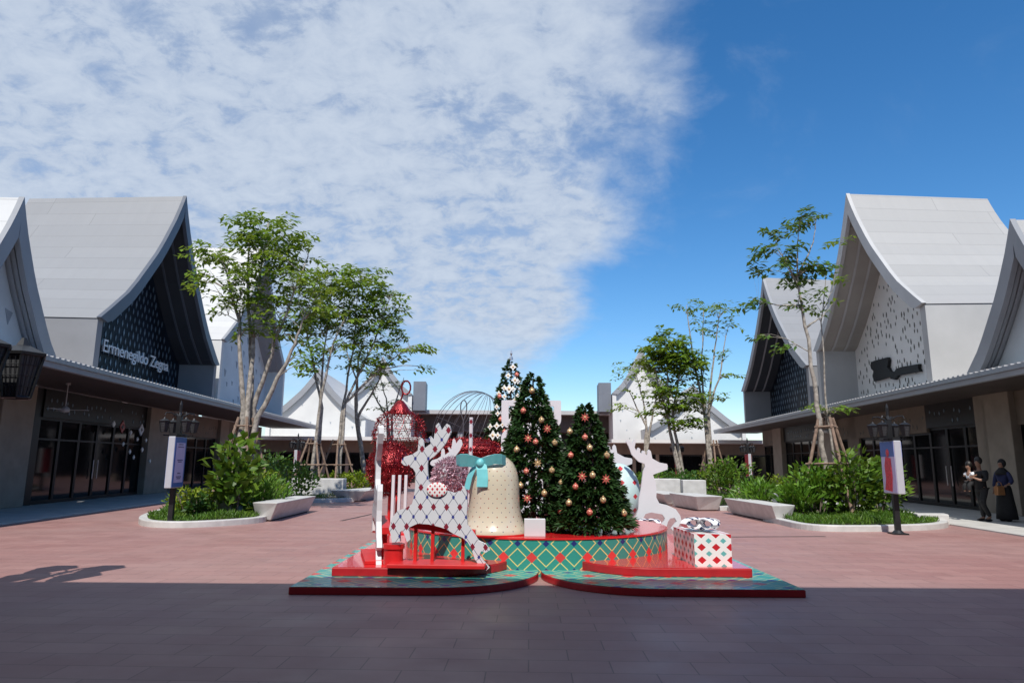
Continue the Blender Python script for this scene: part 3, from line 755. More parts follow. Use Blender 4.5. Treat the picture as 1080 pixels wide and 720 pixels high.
B = Vector((9.75, 20.4, .1)); Y = 20.4
tree('whip thin right sapling with few yellowing sprays beside the thin tree', B,
     [[(0,0,0), c_(872,440), c_(866,340), c_(872,275)], [tuple(c_(868,330)), c_(880,300), c_(886,262)]],
     [(c_(866,312), (.4,.4,.2), 5), (c_(880,254), (.4,.4,.12), 4), (c_(860,330), (.3,.3,.3), 4), (c_(886,292), (.2,.2,.1), 2), (c_(878,430), (.7,.5,.2), 7), (c_(862,428), (.3,.3,.15), 3)],
     M['leaf'], 22, (.2,.075), GT, .05, 11, .28)
# right, middle
B = Vector((8.6, 34, .1)); Y = 34
tree('dense bushy right tree with the darkest green crown', B,
     [[(0,0,0), c_(706,450), c_(704,400), c_(702,355)], [(.1,.1,0), c_(709,440), c_(716,400), c_(722,360)], [(-.1,0,0), c_(704,440), c_(694,405), c_(688,375)]],
     [(c_(705,366), (1.3,1.3,.8), 80), (c_(692,380), (.9,1.1,.6), 40), (c_(716,385), (1.2,1.2,.9), 85), (c_(712,418), (1.3,1.2,.7), 60), (c_(720,445), (.9,.9,.4), 20), (c_(698,352), (.35,.5,.35), 6), (c_(700,432), (1.2,.9,.35), 16)],
     M['leaf'], 23, (.27,.12), GT, .10, 14, .42)
B = Vector((10.2, 34.5, .1)); Y = 34.5
tree('tall twiggy right tree with grey bare upper branches', B,
     [[(0,0,0), c_(744,450), c_(740,390), c_(742,325)], [(0,.1,0), c_(747,440), c_(752,380), c_(760,325)], [(-.1,0,0), c_(742,430), c_(730,370), c_(724,322)], [(0,0,.2), c_(745,440), c_(758,400), c_(768,345)]],
     [(c_(728,323), (.7,.8,.3), 10), (c_(758,325), (.7,.8,.35), 13), (c_(770,340), (.4,.5,.4), 6), (c_(745,345), (1.2,1,.6), 10), (c_(762,372), (.5,.6,.3), 6), (c_(740,390), (1.0,1,.8), 16), (c_(768,396), (.4,.3,.2), 4), (c_(735,425), (.9,.8,.4), 12), (c_(758,415), (.6,.6,.3), 7)],
     M['leaf'], 24, (.25,.1), GT, .11, 11, .38)
props('wooden poles bracing the tall twiggy right tree', B, 1.0, 2.6, 3, .4)
B = Vector((7.6, 40, .1)); Y = 40
tree('small open right tree standing before the far white gable', B,
     [[(0,0,0), c_(683,460), c_(678,420), c_(668,385)], [(0,0,0), c_(685,455), c_(692,420), c_(698,400)], [(0,0,.3), c_(682,450), c_(672,430), c_(660,405)]],
     [(c_(664,392), (1.0,1,.7), 14), (c_(678,405), (1.3,1,.8), 16), (c_(658,428), (.6,.7,.4), 5), (c_(690,398), (.9,1,.7), 12)], M['leaf'], 25, (.27,.11), GT, .11, 11, .42)

def shrub(name, label, base, rad, num, mat, leaf, seed, group='shrubs in the planters', up=.5, stem=True):
    rs = random.Random(seed)
    o = thing(name, label, 'shrub', base, 0, group); lb = MB(); sb = MB()
    lobes = [(rv(rs)*.45, rs.uniform(.5,.85)) for _ in range(7)]
    for _ in range(num):
        c, k_ = rs.choice(lobes); v = rv(rs); v = v.normalized()*(v.length**.45)*k_ + c
        p = Vector((v.x*rad[0], v.y*rad[1], rad[2]*(.95+v.z*.9)))
        if p.z < .05: p.z = rs.uniform(.05,.3)
        d = Vector((v.x, v.y, 0))*.7 + rv(rs)*.7 + Vector((0,0,up))
        leaf_quad(lb, p, d, rv(rs)+Vector((0,0,.6)), leaf[0]*rs.uniform(.6,1.25), leaf[1]*rs.uniform(.7,1.2))
    for _ in range(9):
        v = rv(rs); sb.tube([(v.x*.12,v.y*.12,0),(v.x*rad[0]*.5,v.y*rad[1]*.5,rad[2]*.7),(v.x*rad[0]*.85,v.y*rad[1]*.85,rad[2]*1.4)], [.02,.014,.006], 5, False)
    sb.build('stem', M['twig'], o, True, fix=False); lb.build('foliage', mat, o, fix=False)
    return o
def grass(name, poly, z, num, seed, h=.13):
    rs = random.Random(seed); mb = MB()
    xs = [p[0] for p in poly]; ys = [p[1] for p in poly]
    def inside(x, y):
        c = False
        for i in range(len(poly)):
            (x1,y1),(x2,y2) = poly[i], poly[i-1]
            if (y1 > y) != (y2 > y) and x < (x2-x1)*(y-y1)/(y2-y1)+x1: c = not c
        return c
    k = 0
    while k < num:
        x, y = rs.uniform(min(xs),max(xs)), rs.uniform(min(ys),max(ys))
        if not inside(x, y): continue
        k += 1; d = Vector((rs.uniform(-.7,.7), rs.uniform(-.7,.7), 1))
        hh = h*(1+.5*math.sin(x*2.1)*math.cos(y*1.7)); leaf_quad(mb, Vector((x,y,z+rs.uniform(0,hh*.6))), d, rv(rs), hh*rs.uniform(.6,1.3), .022)
    return tag(mb.build(name, M['grass'], fix=False), kind='stuff')

# ------------------------------------------------------------------ planters and benches
def smooth_poly(pts, it=2):
    for _ in range(it):
        out = []
        for i in range(len(pts)):
            a, b = pts[i], pts[(i+1)%len(pts)]
            out += [(a[0]*.75+b[0]*.25, a[1]*.75+b[1]*.25), (a[0]*.25+b[0]*.75, a[1]*.25+b[1]*.75)]
        pts = out
    return pts
def planter(label, pts, kh=.14, kw=.20):
    pts = smooth_poly(pts, 3); n = len(pts)
    cx = sum(p[0] for p in pts)/n; cy = sum(p[1] for p in pts)/n
    a = sum(pts[i][0]*pts[(i+1)%n][1]-pts[(i+1)%n][0]*pts[i][1] for i in range(n))
    if a < 0: pts = pts[::-1]
    inn = []
    for i in range(n):
        p0, p1 = Vector(pts[i-1]), Vector(pts[(i+1)%n]); d = (p1-p0).normalized(); inn.append((pts[i][0]-d.y*kw, pts[i][1]+d.x*kw))
    o = thing('planter', label, 'planter', (cx,cy,0), 0, 'low kerbed planters')
    L = lambda q: [(x-cx,y-cy) for x,y in q]
    A_, B_ = L(pts), L(inn); mb = MB()
    mb.add([(x,y,0) for x,y in A_]+[(x,y,kh) for x,y in A_]+[(x,y,kh) for x,y in B_]+[(x,y,0) for x,y in B_],
           [(i,(i+1)%n,n+(i+1)%n,n+i) for i in range(n)]+[(n+i,n+(i+1)%n,2*n+(i+1)%n,2*n+i) for i in range(n)]+[(2*n+i,2*n+(i+1)%n,3*n+(i+1)%n,3*n+i) for i in range(n)])
    mb.build('kerb', M['bench'], o, bevel=.02)
    MB().prism(B_, .005, kh-.05).build('soil', M['soil'], o)
    return inn
def bench(label, top, bot, h=.47):
    c = Vector((sum(p[0] for p in bot)/4, sum(p[1] for p in bot)/4, 0))
    o = thing('bench', label, 'bench', c, 0, 'white wedge benches round the planters'); mb = MB()
    mid = [((t_[0]*.86+b[0]*.14), (t_[1]*.86+b[1]*.14), h*.8) for t_, b in zip(top, bot)]
    q = [(x-c.x, y-c.y, .03) for x, y in bot]+[(x-c.x, y-c.y, h) for x, y in top]
    mb.add(q, [(3,2,1,0),(4,5,6,7)]+[(i,(i+1)%4,4+(i+1)%4,4+i) for i in range(4)])
    mb.build('seat_block', M['bench'], o, bevel=.02)
    pl = MB().prism([(c.x+(x-c.x)*.9-c.x, c.y+(y-c.y)*.95-c.y) for x, y in bot], 0, .028); pl.build('plinth', M['joint'], o)
    return o
lp = [tuple(gnd(*p)[:2]) for p in ((143,551),(152,556),(200,557),(279,551.5))]
inL = planter('left kerbed planter with grass, big leaf shrub and tallest tree', [lp[0], lp[1], lp[2], lp[3], (-6.35,18.2), (-6.45,21), (-6.6,23.2), (-8.2,24.6), (-10.4,24.2), (-10.5,21.5), (-9.8,18.8)])
bench('white wedge bench along the nearest left planter', [(-5.86,17.4),(-5.95,21.1),(-6.6,21.1),(-6.55,17.55)], [(-6.08,17.6),(-6.10,20.95),(-6.55,20.9),(-6.5,17.75)])
rp = [tuple(gnd(*p)[:2]) for p in ((818,552),(850,560),(920,561),(996,558))]
inR = planter('right kerbed planter with grass, tall leafy shrubs and thin tree', [rp[0], rp[1], rp[2], (rp[3][0]+.2, rp[3][1]), (11.6,18.6), (11.4,21.5), (10.6,24.8), (8.6,25.2), (7.1,23.4), (6.95,20.5)])
bench('white wedge bench along the nearest right planter', [(6.72,17.85),(7.4,18.0),(7.3,21.6),(6.62,21.5)], [(6.90,18.0),(7.3,18.15),(7.25,21.35),(6.80,21.35)])
bx_ = thing('planter_block', 'white end block at the outer tip of the right planter kerb', 'bench', gnd(988,553)); MB().prism([(-.55,-.12),(.25,-.15),(.45,.35),(-.35,.4)], 0, .27).build('block', M['bench'], bx_, bevel=.02)
# farther planters
p2 = planter('far left planter with hedge and white retaining block', [(-10.6,25.9),(-8.6,25.2),(-6.2,26.0),(-5.6,27.6),(-5.6,36),(-9.8,37),(-10.8,32)])
b_ = thing('retaining_block', 'long white retaining block behind the far left grass patch', 'planter wall', (-8.2,28.4,0)); bx('block', M['bench'], b_, -2.0, 1.35, -.3, .3, 0, .82, .02)
bench('white wedge bench at the far left planter corner', [(-5.5,26.2),(-5.35,29.6),(-6.1,29.6),(-6.9,26.4)], [(-5.8,26.5),(-5.6,29.4),(-6.0,29.4),(-6.6,26.6)], .42)
p3 = planter('far right planter with hedge and stepped white benches', [(6.0,23.2),(7.2,22.6),(9.5,26.0),(10.8,27.5),(11.2,36),(7.0,38),(5.9,30)])
bench('shorter white wedge bench on the far right planter edge', [(5.55,25.3),(6.35,25.4),(6.3,28.2),(5.5,28.2)], [(5.8,25.6),(6.2,25.6),(6.2,28.0),(5.75,28.0)], .42)
bench('longer white wedge bench behind the printed gift box', [(5.95,22.3),(6.9,22.5),(6.6,24.9),(5.7,24.9)], [(6.1,22.6),(6.8,22.7),(6.5,24.6),(5.85,24.7)], .48)
for lab, x, y, w_ in (('larger white cube seat inside the far right planter',6.6,29.6,.62),('smaller white cube seat inside the far right planter',7.3,27.6,.45)):
    q = thing('cube_seat', lab, 'seat', (x,y,0), R(-6)); bx('block', M['bench'], q, -w_, w_, -.35, .35, 0, .88, .02)
for lab, x, y in (('small white cube seat half hidden in the right planter shrubs',7.95,20.0),('small white cube seat half hidden in the left planter shrubs',-7.55,18.6)):
    q = thing('cube_seat', lab, 'seat', (x,y,0), R(4)); bx('block', M['bench'], q, -.28, .28, -.25, .25, 0, .68, .02)
grass('ground_cover', inL, .09, 20000, 1, .135); grass('ground_cover', inR, .09, 22000, 2, .135)
grass('ground_cover', p2, .11, 7000, 3, .13); grass('ground_cover', p3, .11, 7000, 4, .13)

shrub('broadleaf_shrub', 'tall glossy big leaf shrub in the left planter', (-7.15,17.9,.1), (.62,.6,1.02), 430, M['leaf_big'], (.30,.20), 31)
shrub('low_shrub', 'yellow green low shrub behind the left poster post', (-8.35,18.0,.1), (.62,.6,.42), 620, M['leaf_yel'], (.15,.07), 32)
shrub('low_shrub', 'bluish low shrub between cube seat and yellow shrub', (-7.9,17.6,.1), (.4,.35,.32), 380, M['leaf_dark'], (.14,.07), 33)
shrub('fern_shrub', 'feathery bright green shrub beside the left bench', (-6.95,19.2,.1), (.78,.95,.50), 1000, M['leaf_fern'], (.26,.045), 34, up=1.0)
shrub('fern_shrub', 'yellow topped shrub behind the feathery left shrub', (-7.4,20.3,.1), (.7,.7,.62), 700, M['leaf_yel'], (.18,.08), 35)
shrub('dark_shrub', 'dark bush at the back of the left planter', (-7.6,23.6,.1), (1.1,.8,.85), 900, M['leaf_dark'], (.18,.09), 36)
shrub('dark_shrub', 'dark bush left of the far left banner post', (-10.1,28.4,.1), (1.2,1.0,.95), 900, M['leaf_dark'], (.2,.1), 37)
shrub('tall_shrub', 'tallest leafy bush in the right planter beside the poster post', (9.35,19.0,.1), (.85,.75,1.02), 900, M['leaf_big'], (.24,.11), 41)
shrub('tall_shrub', 'leafy bush left of the tallest right planter bush', (8.6,19.4,.1), (.75,.7,.78), 760, M['leaf_fern'], (.24,.09), 42)
shrub('tall_shrub', 'leafy bush at the outer end of the right planter', (10.3,19.4,.1), (.75,.7,.9), 760, M['leaf_big'], (.22,.10), 43)
shrub('strap_shrub', 'spiky strap leaf shrub behind the right bench', (7.6,21.2,.1), (.65,.9,.5), 620, M['leaf_fern'], (.30,.07), 44, up=.8)
shrub('strap_shrub', 'spiky low shrub beside the right cube seat', (8.0,19.3,.1), (.55,.5,.42), 520, M['leaf_fern'], (.28,.07), 45, up=.8)
shrub('hedge_bush', 'yellow green bush before the right shop pillar', (8.9,22.6,.1), (.95,.8,.62), 800, M['leaf_yel'], (.18,.08), 46)
shrub('dark_shrub', 'dark rounded bush beside the far right banner post', (8.9,28.8,.1), (1.15,.9,.98), 1000, M['leaf_big'], (.22,.1), 47)
shrub('dark_shrub', 'dark bush left of the cube seats on the right', (7.9,30.2,.1), (.8,.8,.6), 600, M['leaf_dark'], (.2,.1), 48)
for i, (x, y, lab, m_) in enumerate([(-9.3,31.8,'dark clipped bush at the left end of the far left hedge','leaf_dark'),(-8.0,31.4,'yellow green clipped bush in the middle of the far left hedge','leaf_yel'),(-6.8,31.0,'yellow green clipped bush at the right end of the far left hedge','leaf_yel'),(-6.0,33.5,'green clipped bush behind the edge-on reindeer','leaf_fern'),(-7.2,35.0,'dark clipped bush under the slender left tree','leaf_dark'),(7.0,34.4,'green clipped bush behind the plain white reindeer','leaf_fern'),(8.2,34.0,'dark clipped bush under the dense right tree','leaf_dark'),(9.5,33.4,'yellow green clipped bush under the twiggy right tree','leaf_yel'),(6.0,37.0,'dark clipped bush nearest the centre behind the right reindeer','leaf_dark')]):
    shrub('hedge_bush', lab, (x,y,.1), (.95,.7,.52 if y < 33 else .62), 620, M[m_], (.17,.085), 60+i, 'clipped hedge bushes in the far planters')

# ------------------------------------------------------------------ lamp and poster posts
def lantern(parent, x, y, z, s=1.0):
    l = MB()
    for k in range(6):
        a = math.pi*2*k/6; b = math.pi*2*(k+1)/6
        p0 = Vector((x+.115*s*math.cos(a), y+.115*s*math.sin(a), z-.2*s)); p1 = Vector((x+.19*s*math.cos(a), y+.19*s*math.sin(a), z+.18*s))
        q0 = Vector((x+.115*s*math.cos(b), y+.115*s*math.sin(b), z-.2*s)); q1 = Vector((x+.19*s*math.cos(b), y+.19*s*math.sin(b), z+.18*s))
        l.tube([p0,p1], .011*s, 5).tube([p1,q1], .012*s, 5).tube([p0,q0], .012*s, 5)
        for f in (.25,.5,.75):
            l.tube([p0.lerp(p1,f), q0.lerp(q1,f)], .004*s, 4, False)
            l.tube([p0.lerp(q0,f), p1.lerp(q1,f)], .004*s, 4, False)
    o = l.build('lantern', M['black_metal'], parent)
    MB().lathe([(.205*s,.175*s),(.21*s,.20*s),(.06*s,.27*s),(.02*s,.34*s)], (x,y,z), 6).build('cap', M['black_metal'], o)
    MB().lathe([(.105*s,-.19*s),(.17*s,.17*s)], (x,y,z), 6).build('glass', M['lamp_glass'], o)
    return o
k = N('smoked_lamp_glass'); k.set(.2,0,.5); k.col((.07,.072,.078)); M['lamp_glass'] = k.m
def lamp_post(label, p, rz, poster, s=.64, top=2.9, lz=2.30):
    o = thing('lamp_post', label, 'lamp post', p, rz, 'lamp posts with poster boxes')
    MB().box(-.16,.16,-.16,.16,0,.03).lathe([(.13,.03),(.07,.09)],seg=12).build('base_plate', M['black_metal'], o)
    MB().box(-.055,.055,-.055,.055,.06,lz+.25).build('pole', M['black_metal'], o, bevel=.008)
    MB().lathe([(.05,lz+.253),(.03,lz+.32),(.035,top-.1),(.008,top)],seg=10).build('finial', M['black_metal'], o)
    for k in range(4):
        ao = 1.35 if s > 1 else 1.0; a = R(45)+k*math.pi/2; c, s_ = math.cos(a), math.sin(a)
        MB().tube([(.05*c,.05*s_,lz+.22),(.20*c,.20*s_,lz+.30),(.32*ao*c,.32*ao*s_,lz+.30),(.34*ao*c,.34*ao*s_,lz+.24)], .016, 6).build('arm', M['black_metal'], o)
        MB().tube([(.05*c,.05*s_,lz-.22),(.34*ao*c,.34*ao*s_,lz-.22)], .014, 6).build('lower_bar', M['black_metal'], o); lantern(o, .34*ao*c, .34*ao*s_, lz-.02, s)
    # poster box: thin side to the viewer, posters face plaza and shops
    if poster:
        z0, z1, hy, hx = .88, 2.05, .34, .075
        bo = bx('poster_box', M['sign_white'], o, -hx, hx, -hy, hy, z0, z1, .015)
        MB().box(-hx-.01,hx+.01,-hy+.03,hy-.03,z1+.002,z1+.07).build('top_cap', M['black_metal'], bo)
        for sg_ in (-1, 1):
            x = sg_*(hx+.004)
            if poster == 'blue':
                pn = MB().box(x-.003,x+.003,-hy+.02,hy-.02,z0+.02,z1-.02).build('poster', M['sign_blue'], bo)
                x2 = sg_*(hx+.0105); MB().box(x2-.003,x2+.003,-hy+.09,hy-.09,z0+.12,z1-.14).build('poster_text_area', M['sign_lav'], pn)
                tx = MB(); x3 = sg_*(hx+.0165)
                for zz, ww in ((1.86,.12),(1.80,.16),(1.50,.15),(1.46,.10),(1.20,.08),(1.12,.14),(1.08,.10)): tx.box(x3-.002,x3+.002,-ww,ww,zz,zz+.022)
                tx.build('poster_lettering', M['sign_ink'], pn)
            else:
                pn = MB().box(x-.003,x+.003,-hy+.02,hy-.02,z0+.02,z1-.02).build('poster', M['sign_lav'] if poster == 'red' else M['sign_red'], bo)
                x2 = sg_*(hx+.0105)
                if poster == 'red':
                    MB().box(x2-.003,x2+.003,-hy+.02,hy-.02,1.7,z1-.02).build('poster_sky', M['sign_blue'], pn)
                    q = MB(); x3 = sg_*(hx+.0165)
                    for yy, zz, rr in ((-.02,1.78,.075),): q.sphere((x3,yy,zz), rr, 12, 8, (.05,1,1.2))
                    a_ = [(-.14,1.66),(.08,1.70),(.16,1.5),(.14,1.2),(.22,.96),(-.10,.93),(-.16,1.25)]
                    n_ = len(a_); q.add([(x3-.003,y,z) for y,z in a_]+[(x3+.003,y,z) for y,z in a_], [tuple(range(n_)), tuple(range(n_,2*n_))[::-1]]+[(i,(i+1)%n_,n_+(i+1)%n_,n_+i) for i in range(n_)])
                    q.build('poster_figure', M['sign_red'], pn)
    return o
lamp_post('black lamp post with blue and lavender poster box by the left planter', (-7.83,16.0,0), R(4.4), 'blue')
lamp_post('black lamp post with red figure poster box by the right planter', (8.62,15.5,0), R(-4.3), 'red')
lamp_post('far black lamp post with red poster box behind the left planter', tuple(gnd(311,519)), R(4.4), 'plain')
lamp_post('far black lamp post with red poster box behind the right planter', tuple(gnd(791,520.5)), R(-4.3), 'plain')
lamp_post('farthest black lamp post with red poster box behind the white reindeer', (9.1,37.5,0), R(-4.3), 'plain')
# near post on the left, lanterns reach into the picture
near = lamp_post('nearest black lamp post whose lanterns hang at the left edge', (-6.14,7.6,0), R(4.4), None, s=1.32, top=3.2, lz=2.50)
bn = MB().box(.06,.08,-.25,.25,1.1,2.05).build('banner', M['sign_ink'], near)

# ------------------------------------------------------------------ the display: platforms and drum
def round_corner(x0, x1, yf, yb, side, r, n=14):
    """plate outline; the inner front corner is a big quarter round"""
    pts = []
    if side < 0:
        pts = [(x0,yb),(x0,yf)]
        for i in range(n+1):
            a = -math.pi/2 + (math.pi/2)*i/n; pts.append((x1-r+r*math.cos(a), yf+r*.95+r*.95*math.sin(a)))
        pts.append((x1,yb))
    else:
        pts = [(x1,yb),(x1,yf)]
        for i in range(n+1):
            a = -math.pi/2 - (math.pi/2)*i/n; pts.append((x0+r+r*math.cos(a), yf+r*.95+r*.95*math.sin(a)))
        pts.append((x0,yb))
    return pts
def platform(label, lo, hi):
    o = thing('stage_platform', label, 'platform', (0,0,0), 0, 'red and teal stage platforms of the display')
    MB().prism(lo, 0, .085).build('lower_step', M['red_edge'], o, bevel=.012)
    cx = sum(p[0] for p in lo)/len(lo); cy = sum(p[1] for p in lo)/len(lo)
    t_ = MB(); ins = [(cx+(x-cx)*.994, cy+(y-cy)*.994) for x, y in lo]; t_.prism(ins, .0855, .089); t_.build('lower_surface', M['plate_top'], o)
    MB().prism(hi, .0895, .195).build('upper_step', M['red_edge'], o, bevel=.012)
    cx = sum(p[0] for p in hi)/len(hi); cy = sum(p[1] for p in hi)/len(hi)
    t_ = MB(); t_.prism([(cx+(x-cx)*.992, cy+(y-cy)*.992) for x, y in hi], .1955, .20); t_.build('upper_surface', M['red'], o)
platform('left red and teal platform under the lozenge print reindeer', round_corner(-2.54,.375,8.10,13.6,-1,1.35), round_corner(-2.24,.0,8.82,13.2,-1,1.0))
platform('right red and teal platform under the wrapped gift box', round_corner(.405,3.40,8.13,13.6,1,1.35), round_corner(.88,3.08,8.95,13.2,1,1.0))
dc = Vector((.42, 11.55, 0)); DRr = 2.12; DH = .48
dm = thing('round_stage', 'round teal argyle drum stage with red top under bell and trees', 'platform', dc)
mb = MB(); mb.uv = []; seg = 96
for z in (.0, DH):
    for k_ in range(seg+1):
        a = -math.pi*1.5 + 2*math.pi*k_/seg; mb.v.append((DRr*math.cos(a), DRr*math.sin(a), z)); mb.uv.append((a*DRr, z*1.0+.11))
for k_ in range(seg): mb.f.append((k_, k_+1, seg+2+k_, seg+1+k_))
mb.build('drum_side', M['drum'], dm, True)
MB().lathe([(DRr+.012,DH+.001),(DRr+.012,DH+.022),(DRr-.02,DH+.026)], seg=96).build('drum_top', M['red'], dm)
ZT = DH+.027

# small red round stand at the rear left
o = thing('round_stand', 'small red round stand at the left rear of the platform', 'stand', (gnd(411,598,.2).x, gnd(411,598,.2).y+.25, .2)); 
MB().lathe([(.125,0),(.125,.20),(.14,.202),(.14,.26)], seg=40).build('drum', M['red_bar'], o); 

# ------------------------------------------------------------------ reindeer
_p = gnd(470, 597, .20); m0 = (atY(470,447,_p.y).z-.2)/150; MX = (atY(520,520,_p.y).x-atY(420,520,_p.y).x)/100/m0; print('deer scale', m0, MX, _p)
D1 = [(158,190),(168,180),(195,172),(215,158),(217,122),(227,111),(235,122),(238,150),(254,138),(262,132),(252,112),(260,104),(272,118),(279,64),(288,54),(296,70),(300,84),(310,68),(319,57),(330,64),(336,88),(318,128),(298,155),(276,178),(254,194),(252,206),(254,240),(258,270),(272,292),(300,300),(330,305),(352,311),(370,303),(378,286),(388,288),(397,312),(400,345),(398,385),(402,425),(422,450),(442,480),(468,492),(483,512),(468,522),(452,516),(446,528),(462,552),(482,574),(468,586),(446,566),(430,545),(418,510),(404,486),(385,470),(355,458),(325,440),(298,432),(262,424),(222,422),(192,436),(198,478),(187,488),(178,466),(170,446),(160,452),(161,486),(133,490),(127,462),(120,440),(130,402),(150,376),(180,366),(200,352),(207,320),(210,285),(210,240),(200,224),(185,215),(166,212),(156,202)]
SC = 720/210
def deer_pts(m): return [((375+x/SC-470)*m*MX, (597-(430+y/SC))*m) for x, y in D1]
D2z = [(430,305),(426,295),(385,288),(345,266),(338,226),(328,216),(318,228),(318,250),(305,240),(306,226),(290,222),(285,240),(277,232),(279,213),(268,206),(261,214),(258,226),(247,205),(256,166),(246,160),(234,180),(222,168),(205,162),(199,172),(214,200),(230,245),(268,284),(300,295),(304,310),(291,340),(285,380),(276,440),(263,490),(259,545),(246,580),(232,602),(235,616),(270,620),(281,600),(292,570),(330,560),(390,570),(405,590),(400,606),(376,634),(380,642),(411,641),(421,610),(434,592),(458,588),(470,606),(438,646),(446,656),(470,650),(496,602),(490,575),(466,541),(420,520),(376,510),(361,480),(363,430),(356,385),(346,356),(360,350),(400,336),(428,326)]
def deer(label, loc, rz, pts, mat, m, posts=True, saddle=True, group='cut-out board reindeer of the display', base=True):
    o = thing('reindeer_figure', label, 'reindeer', loc, rz, group)
    bd = MB().board(pts, -.035, .035).build('body_board', M['white_paint'], o)
    bd.data.materials.append(mat)
    for p in bd.data.polygons:
        if p.normal.y < -.9: p.material_index = 1
    def X(px_): return (px_-470)*m*MX
    def Z(py_): return (597-py_)*m
    if saddle:
        MB().sphere((X(459.5), -.05, Z(517.5)), 1, 20, 12, (.135,.014,.095)).build('saddle', M['saddle'], o, True)
    if base:
        MB().board([(X(430),Z(552)),(X(500),Z(560)),(X(500),Z(567)),(X(430),Z(558))], .04, .16).build('rail', M['red_bar'], o)
        for px_ in (437,455,487): MB().box(X(px_)-.02,X(px_)+.02,.05,.12,.03,Z(560 if px_ > 440 else 557)).build('post', M['red_bar'], o)
        MB().box(X(412),X(512),-.22,.28,.0,.05).build('base_board', M['red_bar'], o, bevel=.008)
    return o
pA = gnd(470, 597, .20); pA.z = .2
A = deer('lozenge print leaping reindeer in front of the bell', (pA.x, pA.y, .2), R(-2), deer_pts(m0), M['deer'], m0)
pole = MB().tube([(0,.09,.05),(0,.09,1.0)], .02, 8)
pB = gnd(391, 594, .2)
B_ = deer('white reindeer seen edge-on at the left end of the platform', (pB.x-.02, pB.y+.45, .2), math.atan2(pB.y, pB.x)+R(180+3.5), deer_pts(m0), M['deer'], m0, saddle=False)
for c in kids(B_):
    if c.name.startswith('base_board'): c.scale.y = .8
D_ = deer('white reindeer behind the lozenge print one, only its antlers showing', (-.62, 13.6, .2), R(4), [(x, z) for x, z in deer_pts(m0*.98)], M['white_paint'], m0*.98, saddle=False, base=False)
D_.location = (atY(486,470,13.6).x, 13.6, .2)
E0 = atY(690, 556, 13.9)
mE = (atY(690,463,13.9).z-E0.z)/94; print('mE', mE, E0.z); zs = 720/140
ptsE = [((620+x/zs-690)*mE, (557-(430+y/zs))*mE) for x, y in D2z]
zE = max(.0, E0.z-.04)
E_ = deer('plain white reindeer facing right behind the red drum', (E0.x+.05, 13.9, zE), 0, ptsE, M['white_paint'], mE, saddle=False, base=False)
print('E base z', E0.z)
F0 = atY(664, 556, 15.6); mF = mE*15.6/13.9*.98
ptsF = [((620+x/zs-690)*mF, (557-(430+y/zs))*mF) for x, y in D2z]
F_ = deer('white reindeer half hidden by the smaller Christmas tree', (atY(655,540,15.6).x, 15.6, .2), R(-6), ptsF, M['white_paint'], mF, saddle=False, base=False)
# striped pole above the bell
q = gnd(503,560,ZT); o = thing('display_pole', 'thin white printed pole rising behind the bell', 'pole', (atY(497,440,12.2).x, 12.2, ZT)); 
MB().tube([(0,0,0),(.0,0,atY(499,440,12.2).z-ZT)], .035, 10).build('shaft', M['deer'], o)
# three upright boards behind the round stand
o = thing('board_stand', 'three white upright boards behind the left reindeer', 'board', (atY(420,540,12.9).x, 12.9, .2))
for i, dx in enumerate((-.11,0,.11)): bx('upright_board', M['white_paint'], o, dx-.028, dx+.028, -.03+i*.05, .03+i*.05, .02, 1.06, .006)
bx('foot', M['red_bar'], o, -.2, .2, -.12, .2, 0, .02)

# ------------------------------------------------------------------ bell with bow
q = gnd(521, 566, ZT); bl = Vector((q.x*1.05, 10.0, ZT)); bl.x = atY(521,560,10.0).x
bell = thing('giant_bell', 'giant cream spotted bell with turquoise bow on the drum', 'bell', bl)
pr_ = [(.485,0),(.49,.03),(.462,.08),(.425,.15),(.392,.25),(.372,.38),(.364,.52),(.360,.68),(.345,.80),(.315,.91),(.265,1.0),(.19,1.065),(.10,1.10),(.02,1.11)]
mb = MB(); mb.uv = []
seg = 48
for r_, z in pr_:
    for k_ in range(seg+1):
        a = 2*math.pi*k_/seg+math.pi/2; mb.v.append((r_*math.cos(a), r_*math.sin(a), z)); mb.uv.append((k_/seg*2*math.pi*.382, z))
for i in range(len(pr_)-1):
    for k_ in range(seg): a = i*(seg+1)+k_; mb.f.append((a, a+1, a+seg+2, a+seg+1))
mb.build('bell_body', M['bell'], bell, True)
MB().lathe([(.50,-.001),(.50,.018),(.47,.02)], seg=48).build('bell_rim', M['red_bar'], bell)
bw = MB(); bi = MB()
for sg_ in (-1, 1):
    loop = [(0,-.30,1.0),(.10,-.37,1.03),(.22,-.40,1.06),(.33,-.37,1.06),(.385,-.29,1.04),(.34,-.20,1.02),(.22,-.15,1.02),(.10,-.18,1.0),(0,-.27,.99)]
    pts = [(sg_*x*.93-.20+(.02 if sg_ < 0 else 0), y+.03, z*.985) for x, y, z in loop]
    bw.strip(pts, (0,-.05,.135), .010)
knot = MB().sphere((-.20,-.30,.985), 1, 14, 10, (.06,.06,.07)); knot.build('bow_knot', M['teal_ribbon'], bell, True)
bw.build('bow_loop', M['teal_ribbon'], bell)
for sg_ in (-1,1):
    if sg_ < 0: pts = [(-.22,-.28,.98),(-.30,-.27,.90),(-.35,-.26,.78),(-.385,-.25,.62)]; wv = (.08,-.05,0)
    else: pts = [(-.19,-.30,.98),(-.17,-.335,.90),(-.16,-.355,.78),(-.165,-.365,.66)]; wv = (.155,-.03,0)
    MB().strip(pts, wv, .008).build('bow_tail', M['teal_ribbon'], bell)
# little white sign block in front of the tree
q = gnd(564, 567.5, ZT); o = thing('sign_block', 'small blank white block on the drum rim beside the bell', 'sign', (atY(564,560,9.62).x, 9.64, ZT)); MB().box(-.145,.145,-.06,.06,0,.235).build('block', M['white_paint'], o, bevel=.006)

